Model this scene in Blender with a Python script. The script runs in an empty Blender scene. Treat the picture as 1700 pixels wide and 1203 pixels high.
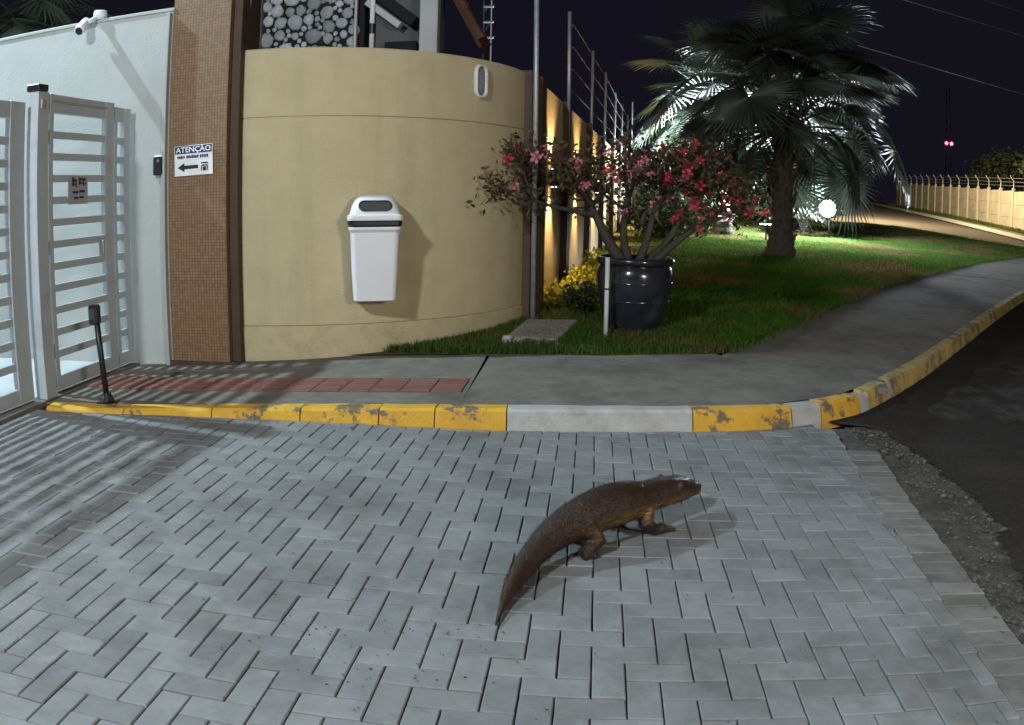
import bpy, math, random
import numpy as np
from mathutils import Vector, Matrix
R = math.radians
rnd = random.Random(7)
nrng = np.random.default_rng(11)
sc = bpy.context.scene
col = sc.collection

# ------------------------------------------------------------------ camera (wide CCTV lens)
cam_d = bpy.data.cameras.new('camera')
cam = bpy.data.objects.new('camera', cam_d); col.objects.link(cam); sc.camera = cam
CAM = Vector((-0.360, -2.485, 1.3686))
pitch, yaw, roll = 0.19158, -0.09114, 0.01551
fw = Vector((math.sin(yaw)*math.cos(pitch), math.cos(yaw)*math.cos(pitch), -math.sin(pitch)))
rt = Vector((math.cos(yaw), -math.sin(yaw), 0)); upv = rt.cross(fw)
r2 = rt*math.cos(roll) + upv*math.sin(roll); u2 = -rt*math.sin(roll) + upv*math.cos(roll)
M4 = Matrix((r2, u2, -fw)).transposed().to_4x4(); M4.translation = CAM
cam.matrix_world = M4
cam_d.type = 'PANO'
cam_d.panorama_type = 'FISHEYE_EQUISOLID'
cam_d.sensor_width = 36.0; cam_d.fisheye_lens = 30.01; cam_d.fisheye_fov = R(175)
cam_d.clip_start = 0.05; cam_d.clip_end = 600

# ------------------------------------------------------------------ world: clear night sky
w = bpy.data.worlds.new('World'); sc.world = w; w.use_nodes = True
bg = w.node_tree.nodes['Background']
wn = w.node_tree.nodes; wl = w.node_tree.links
wt = wn.new('ShaderNodeTexCoord'); wz = wn.new('ShaderNodeTexNoise'); wz.inputs['Scale'].default_value = 3.0; wz.inputs['Detail'].default_value = 4
wl.new(wt.outputs['Generated'], wz.inputs['Vector'])
wx = wn.new('ShaderNodeMix'); wx.data_type = 'RGBA'; wx.inputs[6].default_value = (.33,.31,.78,1); wx.inputs[7].default_value = (.55,.50,.72,1)
wl.new(wz.outputs['Fac'], wx.inputs[0]); wl.new(wx.outputs[2], bg.inputs['Color'])
bg.inputs['Strength'].default_value = 0.015

# ------------------------------------------------------------------ exposure
sc.view_settings.view_transform = 'Standard'; sc.view_settings.look = 'None'
sc.view_settings.exposure = 0.0; sc.view_settings.gamma = 1.0
sc.render.engine = 'CYCLES'
sc.cycles.use_denoising = True
sc.cycles.max_bounces = 6
sc.cycles.sample_clamp_indirect = 6

def lamp(name, kind, loc, power, color, radius=0.05, target=None, spot=60, blend=0.3, parent=None):
    d = bpy.data.lights.new(name, kind); d.energy = power; d.color = color; d.shadow_soft_size = radius
    o = bpy.data.objects.new(name, d); col.objects.link(o); o.location = loc
    if kind == 'SPOT':
        d.spot_size = R(spot); d.spot_blend = blend
    if target is not None:
        o.rotation_euler = (Vector(target) - Vector(loc)).to_track_quat('-Z', 'Y').to_euler()
    if parent is not None:
        o.parent = parent; o.location = Vector(loc) - parent.location
    return o
COOL = (0.86, 0.97, 1.0); WARM = (1.0, 0.66, 0.30); SODIUM = (1.0, 0.62, 0.22)
KEY = Vector((-4.1, -5.2, 5.4))          # main yard lamp on the drive side of the gate line
INNER = Vector((-7.7, 3.1, 6.5))         # cool lamp inside the gate
FILL = Vector((5.4, -6.4, 3.0))          # unseen fill lamp across the road, set low to even out the curved wall

# ------------------------------------------------------------------ ground levels
def rise(y): return 0.034*max(0.0, y-4.5)
def walk(x): return 0.02 + 0.105*min(1, max(0, (x+3.6)/2.7))
def ground(x, y): return walk(x) + rise(y)

# ------------------------------------------------------------------ helpers
class MB:
    def __init__(s): s.v = []; s.f = []
    def add(s, vs, fs):
        n = len(s.v); s.v += [tuple(p) for p in vs]; s.f += [tuple(i+n for i in f) for f in fs]; return s
    def box(s, c, size, rz=0.0, b=0.0, mat=None):
        hx, hy, hz = size[0]/2, size[1]/2, size[2]/2
        b = min(b, hx*.9, hy*.9, hz*.9)
        if b <= 0:
            vs = [(x, y, z) for z in (-hz, hz) for y in (-hy, hy) for x in (-hx, hx)]
            fs = [(0,2,3,1),(4,5,7,6),(0,1,5,4),(2,6,7,3),(0,4,6,2),(1,3,7,5)]
        else:
            vs = []; idx = {}
            for sx in (-1,1):
                for sy in (-1,1):
                    for sz in (-1,1):
                        for k in range(3):
                            p = [sx*(hx-b), sy*(hy-b), sz*(hz-b)]; p[k] = (sx*hx, sy*hy, sz*hz)[k]
                            idx[(sx,sy,sz,k)] = len(vs); vs.append(tuple(p))
            fs = []
            for k in range(3):
                a, c2 = (k+1) % 3, (k+2) % 3
                for sg in (-1,1):
                    q = []
                    for (u, t) in ((-1,-1),(1,-1),(1,1),(-1,1)):
                        e = [0,0,0]; e[k] = sg; e[a] = u; e[c2] = t; q.append(idx[(*e, k)])
                    fs.append(tuple(q if sg > 0 else q[::-1]))
            for k in range(3):
                a, c2 = (k+1) % 3, (k+2) % 3
                for u in (-1,1):
                    for t in (-1,1):
                        e0 = [0,0,0]; e0[k] = -1; e0[a] = u; e0[c2] = t; e1 = list(e0); e1[k] = 1
                        q = [idx[(*e0,a)], idx[(*e1,a)], idx[(*e1,c2)], idx[(*e0,c2)]]
                        fs.append(tuple(q if u*t < 0 else q[::-1]))
            for sx in (-1,1):
                for sy in (-1,1):
                    for sz in (-1,1):
                        q = [idx[(sx,sy,sz,k)] for k in range(3)]
                        fs.append(tuple(q if sx*sy*sz > 0 else q[::-1]))
        if mat is not None: vs = [mat @ Vector(p) for p in vs]
        cz, sz_ = math.cos(rz), math.sin(rz)
        vs = [(c[0]+p[0]*cz-p[1]*sz_, c[1]+p[0]*sz_+p[1]*cz, c[2]+p[2]) for p in vs]
        return s.add(vs, fs)
    def tube(s, pts, rad, n=8, cap=True):
        pts = [Vector(p) for p in pts]
        if not isinstance(rad, (list, tuple)): rad = [rad]*len(pts)
        rings = []; prev = None
        for i, p in enumerate(pts):
            t = (pts[min(i+1, len(pts)-1)] - pts[max(i-1, 0)]).normalized()
            if prev is None:
                a = t.orthogonal().normalized()
            else:
                a = (prev - t*prev.dot(t)).normalized()
            prev = a; b = t.cross(a)
            rings.append([p + (a*math.cos(2*math.pi*k/n) + b*math.sin(2*math.pi*k/n))*rad[i] for k in range(n)])
        vs = [q for r in rings for q in r]; fs = []
        for i in range(len(pts)-1):
            for k in range(n):
                fs.append((i*n+k, i*n+(k+1) % n, (i+1)*n+(k+1) % n, (i+1)*n+k))
        if cap:
            fs.append(tuple(range(n))[::-1]); fs.append(tuple((len(pts)-1)*n+k for k in range(n)))
        return s.add(vs, fs)
    def lathe(s, prof, c=(0,0,0), n=32):
        vs = []; fs = []
        for (r, z) in prof:
            for k in range(n):
                a = 2*math.pi*k/n; vs.append((c[0]+r*math.cos(a), c[1]+r*math.sin(a), c[2]+z))
        for i in range(len(prof)-1):
            for k in range(n):
                fs.append((i*n+k, i*n+(k+1) % n, (i+1)*n+(k+1) % n, (i+1)*n+k))
        return s.add(vs, fs)
    def loft(s, rings, cap=True):
        n = len(rings[0]); vs = [q for r in rings for q in r]; fs = []
        for i in range(len(rings)-1):
            for k in range(n):
                fs.append((i*n+k, i*n+(k+1) % n, (i+1)*n+(k+1) % n, (i+1)*n+k))
        if cap:
            fs.append(tuple(range(n))[::-1]); fs.append(tuple((len(rings)-1)*n+k for k in range(n)))
        return s.add(vs, fs)
    def ellips(s, c, r, n=10, m=7):
        vs = []; fs = []
        for i in range(m+1):
            th = math.pi*i/m
            for k in range(n):
                a = 2*math.pi*k/n
                vs.append((c[0]+r[0]*math.sin(th)*math.cos(a), c[1]+r[1]*math.sin(th)*math.sin(a), c[2]+r[2]*math.cos(th)))
        for i in range(m):
            for k in range(n): fs.append((i*n+k, (i+1)*n+k, (i+1)*n+(k+1) % n, i*n+(k+1) % n))
        return s.add(vs, fs)
    def mesh(s, name, off=(0,0,0)):
        me = bpy.data.meshes.new(name)
        me.from_pydata([(p[0]-off[0], p[1]-off[1], p[2]-off[2]) for p in s.v], [], s.f); me.update()
        return me

def base_of(parent):
    o = Vector((0,0,0)); p = parent
    while p is not None:
        o += p.location; p = p.parent
    return o
def put(name, me, m, parent=None, smooth=False):
    o = bpy.data.objects.new(name, me); col.objects.link(o)
    if m is not None and not me.materials: me.materials.append(m)
    if parent is not None: o.parent = parent
    if smooth: me.shade_smooth()
    return o
def part(name, mb, m, parent, smooth=False, label=None):
    o = put(name, mb.mesh(name, base_of(parent)), m, parent, smooth)
    if label: o['label'] = label
    return o
def thing(name, label, cat, loc=(0,0,0), group=None):
    o = bpy.data.objects.new(name, None); col.objects.link(o); o.location = loc
    o.empty_display_size = .1
    o['label'] = label; o['category'] = cat
    if group: o['group'] = group
    return o
def solo(name, mb, m, label, cat, group=None, smooth=False):
    o = put(name, mb.mesh(name), m, None, smooth); o['label'] = label; o['category'] = cat
    if group: o['group'] = group
    return o
def struct(name, mb, m, smooth=False):
    o = put(name, mb.mesh(name), m, None, smooth); o['kind'] = 'structure'; return o
def np_mesh(name, V, F):
    """V (n,3), F (m,k) arrays"""
    me = bpy.data.meshes.new(name); V = np.asarray(V, np.float32); F = np.asarray(F, np.int32)
    me.vertices.add(len(V)); me.vertices.foreach_set('co', V.ravel())
    k = F.shape[1]; me.loops.add(F.size); me.loops.foreach_set('vertex_index', F.ravel())
    me.polygons.add(len(F)); me.polygons.foreach_set('loop_start', np.arange(0, F.size, k, dtype=np.int32))
    me.update(calc_edges=True); return me

# ------------------------------------------------------------------ materials
def mat(name, c1, c2=None, scale=6.0, rough=0.8, bump=0.0, bscale=60.0, rand=0.0, metal=0.0, spec=0.4,
        c3=None, s3=1.2, t3=(0.5, 0.62), transl=0.0, bdist=0.01, coat=0.0, emit=None, estr=0.0, detail=6.0):
    m = bpy.data.materials.new(name); m.use_nodes = True
    nt = m.node_tree; N = nt.nodes; L = nt.links; p = N['Principled BSDF']
    p.inputs['Roughness'].default_value = rough; p.inputs['Metallic'].default_value = metal
    p.inputs['Specular IOR Level'].default_value = spec; p.inputs['Coat Weight'].default_value = coat
    geo = N.new('ShaderNodeNewGeometry'); pos = geo.outputs['Position']
    c2 = c2 or tuple(v*.8 for v in c1)
    nz = N.new('ShaderNodeTexNoise'); nz.inputs['Scale'].default_value = scale; nz.inputs['Detail'].default_value = detail
    nz.inputs['Roughness'].default_value = .65
    L.new(pos, nz.inputs['Vector'])
    rmp = N.new('ShaderNodeMapRange'); rmp.inputs[1].default_value = .32; rmp.inputs[2].default_value = .68
    L.new(nz.outputs['Fac'], rmp.inputs[0])
    mx = N.new('ShaderNodeMix'); mx.data_type = 'RGBA'
    mx.inputs[6].default_value = (*c1, 1); mx.inputs[7].default_value = (*c2, 1)
    L.new(rmp.outputs[0], mx.inputs[0]); out = mx.outputs[2]
    if c3 is not None:
        n3 = N.new('ShaderNodeTexNoise'); n3.inputs['Scale'].default_value = s3; n3.inputs['Detail'].default_value = 8
        n3.inputs['Roughness'].default_value = .7
        L.new(pos, n3.inputs['Vector'])
        r3 = N.new('ShaderNodeMapRange'); r3.inputs[1].default_value = t3[0]; r3.inputs[2].default_value = t3[1]
        L.new(n3.outputs['Fac'], r3.inputs[0])
        m3 = N.new('ShaderNodeMix'); m3.data_type = 'RGBA'; m3.inputs[7].default_value = (*c3, 1)
        L.new(out, m3.inputs[6]); L.new(r3.outputs[0], m3.inputs[0]); out = m3.outputs[2]
    if rand > 0:
        oi = N.new('ShaderNodeObjectInfo')
        ad = N.new('ShaderNodeMath'); ad.operation = 'ADD'
        L.new(oi.outputs['Random'], ad.inputs[0]); L.new(geo.outputs['Random Per Island'], ad.inputs[1])
        fr = N.new('ShaderNodeMath'); fr.operation = 'FRACT'; L.new(ad.outputs[0], fr.inputs[0])
        mr = N.new('ShaderNodeMapRange'); mr.inputs[3].default_value = 1-rand; mr.inputs[4].default_value = 1+rand
        L.new(fr.outputs[0], mr.inputs[0])
        hs = N.new('ShaderNodeHueSaturation'); L.new(out, hs.inputs['Color']); L.new(mr.outputs[0], hs.inputs['Value'])
        out = hs.outputs['Color']
    L.new(out, p.inputs['Base Color'])
    if bump > 0:
        nb = N.new('ShaderNodeTexNoise'); nb.inputs['Scale'].default_value = bscale; nb.inputs['Detail'].default_value = 5
        L.new(pos, nb.inputs['Vector'])
        bp = N.new('ShaderNodeBump'); bp.inputs['Strength'].default_value = bump; bp.inputs['Distance'].default_value = bdist
        L.new(nb.outputs['Fac'], bp.inputs['Height']); L.new(bp.outputs[0], p.inputs['Normal'])
    if emit is not None:
        p.inputs['Emission Color'].default_value = (*emit, 1); p.inputs['Emission Strength'].default_value = estr
    if transl > 0:
        tr = N.new('ShaderNodeBsdfTranslucent'); L.new(out, tr.inputs['Color'])
        ms = N.new('ShaderNodeMixShader'); ms.inputs[0].default_value = transl
        L.new(p.outputs[0], ms.inputs[1]); L.new(tr.outputs[0], ms.inputs[2])
        L.new(ms.outputs[0], N['Material Output'].inputs['Surface'])
    m['_out'] = 0
    return m

M = {}
M['paver'] = mat('paver_concrete', (.225,.228,.23), (.172,.174,.176), 11, .8, .6, 180, rand=.12, spec=.25, c3=(.095,.088,.08), s3=1.6, t3=(.49,.76), bdist=.003)
M['paver_old'] = mat('weathered_paver_concrete', (.185,.18,.168), (.13,.126,.118), 9, .85, .6, 150, rand=.2, c3=(.10,.09,.08), s3=4, t3=(.5,.7), bdist=.004)
M['joint'] = mat('joint_sand', (.12,.12,.112), (.035,.035,.033), 12, .95, .5, 200)
M['gravel'] = mat('crumbled_concrete', (.11,.098,.085), (.04,.035,.031), 14, .95, 1.0, 60, c3=(.05,.044,.04), s3=5, t3=(.48,.6), bdist=.02)
M['pebble'] = mat('pebble_stone', (.15,.135,.115), (.06,.054,.05), 30, .9, .3, 100, rand=.4)
M['asphalt'] = mat('asphalt', (.050,.042,.038), (.018,.015,.014), 45, .95, 1.0, 120, spec=.1, c3=(.055,.046,.04), s3=.9, t3=(.50,.72), bdist=.012)
M['patch'] = mat('worn_asphalt_patch', (.085,.078,.07), (.04,.036,.033), 20, .95, .9, 90, spec=.1, c3=(.032,.027,.025), s3=2.2, t3=(.42,.56))
M['concrete'] = mat('sidewalk_concrete', (.20,.18,.155), (.14,.126,.108), 6, .95, .6, 120, spec=.15, c3=(.075,.071,.064), s3=1.3, t3=(.47,.72), bdist=.004)
M['kerb_grey'] = mat('bare_kerb_concrete', (.42,.42,.41), (.31,.31,.30), 7, .85, .5, 70, c3=(.16,.155,.15), s3=6, t3=(.60,.72))
M['kerb_yellow'] = mat('worn_yellow_paint', (.62,.36,.035), (.50,.27,.025), 6, .75, .5, 60, c3=(.14,.11,.075), s3=5.5, t3=(.555,.60))
M['kerb_pale'] = mat('faded_yellow_paint', (.50,.36,.10), (.36,.27,.10), 6, .8, .5, 60, c3=(.15,.125,.09), s3=4.5, t3=(.48,.58))
M['slab'] = mat('cover_slab_concrete', (.34,.32,.29), (.25,.235,.21), 7, .9, .5, 80, c3=(.17,.155,.14), s3=3, t3=(.52,.7))
M['red_tile'] = mat('red_tactile_tile', (.20,.085,.068), (.15,.068,.056), 8, .85, .5, 90, rand=.15, c3=(.17,.13,.11), s3=4, t3=(.55,.75))
M['stucco'] = mat('beige_textured_stucco', (.55,.47,.295), (.50,.425,.262), 4, .92, .8, 95, c3=(.43,.36,.22), s3=.8, t3=(.50,.80), bdist=.010)
def streaks(m, dark=.72):
    nt = m.node_tree; N = nt.nodes; L = nt.links; p = N['Principled BSDF']; src = p.inputs['Base Color'].links[0].from_socket
    geo = N.new('ShaderNodeNewGeometry'); mp = N.new('ShaderNodeMapping'); mp.inputs['Scale'].default_value = (7, 7, .55)
    nz = N.new('ShaderNodeTexNoise'); nz.inputs['Scale'].default_value = 1.0; nz.inputs['Detail'].default_value = 7; nz.inputs['Roughness'].default_value = .62
    L.new(geo.outputs['Position'], mp.inputs['Vector']); L.new(mp.outputs[0], nz.inputs['Vector'])
    mr = N.new('ShaderNodeMapRange'); mr.inputs[1].default_value = .52; mr.inputs[2].default_value = .78; mr.inputs[3].default_value = 1.0; mr.inputs[4].default_value = dark
    L.new(nz.outputs['Fac'], mr.inputs[0]); hs_ = N.new('ShaderNodeHueSaturation'); L.new(src, hs_.inputs['Color']); L.new(mr.outputs[0], hs_.inputs['Value'])
    L.new(hs_.outputs[0], p.inputs['Base Color'])
streaks(M['stucco'], .87)
M['plinth'] = mat('grimy_stucco_plinth', (.53,.45,.28), (.46,.39,.235), 7, .92, .8, 80, c3=(.34,.285,.18), s3=3.2, t3=(.54,.74), bdist=.010)
M['stucco_far'] = mat('beige_wall_paint', (.54,.44,.25), (.45,.36,.20), 3, .9, .4, 60)
M['brown_trim'] = mat('brown_pilaster_paint', (.075,.047,.03), (.055,.034,.022), 5, .7, .3, 60)
M['white_wall'] = mat('white_wall_paint', (.40,.41,.40), (.36,.37,.36), 1.6, .85, .25, 70, c3=(.33,.34,.32), s3=.8, t3=(.52,.85))
M['white_metal'] = mat('white_painted_steel', (.74,.76,.78), (.70,.72,.74), 6, .38, .05, 40, spec=.5)
M['gate_metal'] = mat('shaded_white_gate_paint', (.50,.56,.60), (.45,.505,.545), 6, .4, .08, 40, spec=.4, c3=(.36,.39,.40), s3=3, t3=(.58,.75))  # white gate paint greyed and cooled to stand for its shaded side
M['pole_metal'] = mat('galvanised_pole', (.42,.42,.43), (.30,.30,.31), 12, .45, .1, 50, metal=.4)
M['white_pole'] = mat('white_pole_paint', (.68,.68,.68), (.55,.55,.55), 9, .5)
M['black_plastic'] = mat('black_plastic', (.012,.012,.013), (.018,.018,.019), 9, .4)
M['dark_metal'] = mat('dark_frame_metal', (.03,.03,.034), (.02,.02,.024), 9, .45)
M['bin_white'] = mat('white_bin_plastic', (.72,.73,.76), (.68,.69,.72), 3, .42, .05, 40, spec=.5)
M['dark_grey'] = mat('dark_grey_opening', (.055,.055,.06), (.035,.035,.04), 20, .6)
M['glass_grey'] = mat('frosted_grey_glass', (.26,.26,.27), (.2,.2,.21), 12, .25)
M['sign_white'] = mat('white_sign_plate', (.78,.78,.79), (.74,.74,.75), 9, .5)
M['sign_blue'] = mat('navy_sign_print', (.022,.02,.11), (.02,.018,.09), 9, .5)
M['sign_black'] = mat('black_sign_print', (.012,.012,.02), (.015,.015,.02), 9, .5)
M['sign_grey'] = mat('grey_sign_plate', (.42,.44,.46), (.38,.40,.42), 9, .5)
M['glaze'] = mat('blue_black_glaze', (.024,.028,.038), (.013,.015,.020), 4, .22, .25, 12, c3=(.06,.06,.062), s3=3.2, t3=(.56,.72), coat=.6)
M['soil'] = mat('potting_soil', (.035,.025,.018), (.02,.014,.01), 30, .95, .8, 80)
M['stem'] = mat('grey_brown_stem', (.060,.050,.040), (.035,.029,.024), 14, .85, .5, 50)
M['leaf_dark'] = mat('adenium_leaf', (.075,.075,.032), (.095,.055,.032), 8, .5, transl=.25, rand=.4)
M['petal_pink'] = mat('pink_petal', (.62,.16,.26), (.72,.30,.38), 20, .6, transl=.3, rand=.2)
M['petal_red'] = mat('red_petal', (.70,.075,.14), (.55,.04,.075), 20, .6, transl=.3, rand=.25)
M['gold_leaf'] = mat('golden_leaf', (.46,.42,.035), (.30,.33,.03), 12, .55, transl=.3, rand=.3)
M['bush_leaf'] = mat('dark_bush_leaf', (.045,.075,.022), (.03,.05,.016), 8, .5, transl=.25, rand=.4)
M['twig'] = mat('brown_twig', (.06,.045,.03), (.04,.03,.02), 12, .9)
M['grass'] = mat('grass_blade', (.075,.165,.024), (.05,.115,.016), 2.0, 1.0, spec=0.0, transl=.35, rand=.35, c3=(.19,.12,.055), s3=.6, t3=(.49,.60))
M['grass_near'] = mat('weed_blade', (.085,.14,.035), (.055,.10,.024), 4.0, .9, spec=.05, transl=.35, rand=.4, c3=(.15,.10,.05), s3=6, t3=(.62,.7))
M['lawn'] = mat('lawn_soil', (.05,.095,.02), (.055,.065,.022), 3, 1.0, .5, 60, spec=0.0, c3=(.13,.085,.045), s3=.6, t3=(.49,.60))
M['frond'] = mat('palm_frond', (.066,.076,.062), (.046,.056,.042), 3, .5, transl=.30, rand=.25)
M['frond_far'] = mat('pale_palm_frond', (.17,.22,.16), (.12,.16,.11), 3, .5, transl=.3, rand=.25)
M['trunk'] = mat('palm_trunk', (.10,.078,.062), (.05,.04,.033), 10, .9, .8, 30)
M['tree_leaf'] = mat('far_tree_leaf', (.05,.07,.025), (.03,.045,.016), 1, .6, transl=.2, rand=.4)
M['far_wall'] = mat('far_concrete_panel', (.44,.40,.33), (.34,.30,.24), 1.5, .9, .3, 10, c3=(.24,.20,.15), s3=.6, t3=(.55,.75))
M['far_post'] = mat('far_concrete_post', (.52,.49,.42), (.44,.41,.35), 2, .9)
M['house_grey'] = mat('grey_house_wall', (.17,.17,.19), (.14,.14,.155), 2, .9)
M['house_white'] = mat('white_house_paint', (.72,.73,.74), (.62,.63,.64), 3, .85)
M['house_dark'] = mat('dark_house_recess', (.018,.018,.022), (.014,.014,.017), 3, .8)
M['stone'] = mat('pale_fieldstone', (.62,.65,.68), (.42,.45,.48), 9, .9, .6, 40, rand=.35)
M['roof'] = mat('clay_roof_tile', (.12,.055,.035), (.08,.04,.028), 6, .85, rand=.3)
M['lens_cool'] = mat('floodlight_lens', (.9,.95,1), rough=.3, emit=(.82,.93,1.0), estr=60)
M['lens_warm'] = mat('wall_lamp_lens', (1,.9,.7), rough=.3, emit=(1,.70,.36), estr=14)
M['lens_sodium'] = mat('street_lamp_lens', (1,.8,.5), rough=.3, emit=SODIUM, estr=20)
M['red_lamp'] = mat('red_beacon', (1,.05,.1), rough=.3, emit=(1,.05,.12), estr=14)
M['gate_floor'] = mat('pale_driveway_concrete', (.46,.47,.47), (.37,.38,.38), 3, .8, .3, 60)

def mosaic_material():
    m = mat('brown_mosaic_tile', (.20,.118,.062), (.165,.095,.05), 5, .55, 0)
    nt = m.node_tree; N = nt.nodes; L = nt.links; p = N['Principled BSDF']
    geo = N.new('ShaderNodeNewGeometry'); sp = N.new('ShaderNodeSeparateXYZ'); cb = N.new('ShaderNodeCombineXYZ')
    L.new(geo.outputs['Position'], sp.inputs[0]); ad = N.new('ShaderNodeMath'); ad.operation = 'ADD'
    L.new(sp.outputs[0], ad.inputs[0]); L.new(sp.outputs[1], ad.inputs[1])
    L.new(ad.outputs[0], cb.inputs[0]); L.new(sp.outputs[2], cb.inputs[1])
    bt = N.new('ShaderNodeTexBrick'); bt.offset = 0.0; bt.inputs['Scale'].default_value = 1
    bt.inputs['Brick Width'].default_value = .026; bt.inputs['Row Height'].default_value = .026
    bt.inputs['Mortar Size'].default_value = .0022; bt.inputs['Bias'].default_value = -.2
    bt.inputs['Color1'].default_value = (.25,.15,.075,1); bt.inputs['Color2'].default_value = (.175,.10,.05,1); bt.inputs['Mortar'].default_value = (.10,.065,.042,1)
    L.new(cb.outputs[0], bt.inputs['Vector']); L.new(bt.outputs['Color'], p.inputs['Base Color'])
    bp = N.new('ShaderNodeBump'); bp.invert = True; bp.inputs['Strength'].default_value = .5; bp.inputs['Distance'].default_value = .003
    L.new(bt.outputs['Fac'], bp.inputs['Height']); L.new(bp.outputs[0], p.inputs['Normal'])
    return m
M['mosaic'] = mosaic_material()

def fur_material():
    m = mat('wet_brown_fur', (.046,.023,.013), (.020,.011,.008), 26, .42, .9, 160, spec=.5, bdist=.006)
    nt = m.node_tree; N = nt.nodes; L = nt.links; p = N['Principled BSDF']
    src = p.inputs['Base Color'].links[0].from_socket
    at = N.new('ShaderNodeAttribute'); at.attribute_name = 'belly'
    mx = N.new('ShaderNodeMix'); mx.data_type = 'RGBA'; mx.inputs[7].default_value = (.30,.165,.035,1)
    pn = N.new('ShaderNodeTexNoise'); pn.inputs['Scale'].default_value = 28; pn.inputs['Detail'].default_value = 4
    pm = N.new('ShaderNodeMapRange'); pm.inputs[1].default_value = .38; pm.inputs[2].default_value = .60; L.new(pn.outputs['Fac'], pm.inputs[0])
    mu = N.new('ShaderNodeMath'); mu.operation = 'MULTIPLY'; L.new(at.outputs['Fac'], mu.inputs[0]); L.new(pm.outputs[0], mu.inputs[1])
    L.new(mu.outputs[0], mx.inputs[0]); L.new(src, mx.inputs[6]); L.new(mx.outputs[2], p.inputs['Base Color'])
    return m
M['fur'] = fur_material()

# ================================================================== LARGE STRUCTURE
# --- ground sheet reaching the horizon
mb = MB(); xs = [-400,-60,-12,-5,0,5,12,30,80,400]; ys = [-60,-8,4.5,12,25,45,80,160,500]
def far_z(y): return rise(y) if y < 80 else rise(80)
mb.add([(x, y, far_z(y)-.09) for y in ys for x in xs],
       [(j*len(xs)+i, j*len(xs)+i+1, (j+1)*len(xs)+i+1, (j+1)*len(xs)+i) for j in range(len(ys)-1) for i in range(len(xs)-1)])
struct('ground', mb, M['gravel'])

# --- kerb line (front foot of the kerb)
KP = [(-4.02,2.24),(-2.96,2.345),(-2.13,2.40),(-1.35,2.405),(-.835,2.405),(-.26,2.46),(.295,2.53),(.687,2.60),(1.08,2.755),(1.508,3.04),
      (2.0,3.633),(2.71,4.59),(3.744,6.014),(5.048,7.806),(6.878,10.22),(9.3,13.2),(12.5,16.9),(17.0,22.0)]
def catmull(P, n=8):
    out = []
    for i in range(len(P)-1):
        p0 = P[max(i-1,0)]; p1 = P[i]; p2 = P[i+1]; p3 = P[min(i+2, len(P)-1)]
        for k in range(n):
            t = k/n
            out.append(tuple(.5*((2*b) + (-a+c)*t + (2*a-5*b+4*c-d)*t*t + (-a+3*b-3*c+d)*t**3) for a, b, c, d in zip(p0,p1,p2,p3)))
    out.append(tuple(P[-1])); return out
KC = catmull(KP, 8)
acc = [0.0]
for i in range(1, len(KC)): acc.append(acc[-1]+math.dist(KC[i-1], KC[i]))
def kerb_at(s, off=0.0):
    s = min(max(s, 0), acc[-1]-1e-6)
    i = max(j for j in range(len(acc)) if acc[j] <= s); i = min(i, len(KC)-2)
    t = (s-acc[i])/(acc[i+1]-acc[i]); x = KC[i][0]*(1-t)+KC[i+1][0]*t; y = KC[i][1]*(1-t)+KC[i+1][1]*t
    a = KC[max(i-1,0)]; b = KC[min(i+2, len(KC)-1)]; dx, dy = b[0]-a[0], b[1]-a[1]; l = math.hypot(dx, dy)
    return x - dy/l*off, y + dx/l*off          # off>0: towards the sidewalk
def kerb_s(xq): return min((abs(KC[i][0]-xq), acc[i]) for i in range(len(KC)))[1]

# --- paving: base + herringbone bricks
U = 0.103
mb = MB(); mb.add([(-4.12,-3.6,-.03),(1.46,-3.6,-.03),(1.50,.4,-.03),(1.64,1.4,-.03),(1.60,2.8,-.03),(.6,2.75,-.03),(-4.12,2.6,-.03)], [(0,1,2,3,4,5,6)])
paving = struct('brick_paving', mb, M['joint'])
def border_x(y): return 1.005 + 0.055*y if y < 1.2 else 1.071 + 0.12*(y-1.2)
def kerb_y(x):
    for i in range(len(KC)-1):
        if KC[i][0] <= x <= KC[i+1][0]:
            t = (x-KC[i][0])/(KC[i+1][0]-KC[i][0]); return KC[i][1]*(1-t)+KC[i+1][1]*t
    return 2.2
def cell_in(i, j):
    x = (i+.5)*U; y = -(j+.5)*U
    return -4.08 < x and y > -3.4 and y-.06 < kerb_y(x)
def brick_mesh(name, lx, ly):
    b = MB(); c = .004; h = .0; d = -.045; hx, hy = lx/2, ly/2
    vs = [(-hx,-hy,d),(hx,-hy,d),(hx,hy,d),(-hx,hy,d)] + [(-hx,-hy,h-c),(hx,-hy,h-c),(hx,hy,h-c),(-hx,hy,h-c)] + \
         [(-hx+c,-hy+c,h),(hx-c,-hy+c,h),(hx-c,hy-c,h),(-hx+c,hy-c,h)]
    fs = [(8,9,10,11)] + [(k, (k+1) % 4, 4+(k+1) % 4, 4+k) for k in range(4)] + [(4+k, 4+(k+1) % 4, 8+(k+1) % 4, 8+k) for k in range(4)]
    b.add(vs, fs); return b.mesh(name)
G = .0048
full_me = brick_mesh('brick', 2*U-G, U-G); half_me = brick_mesh('half_brick', U-G, U-G)
for me_ in (full_me, half_me): me_.materials.append(M['paver'])
bricks = []
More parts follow.
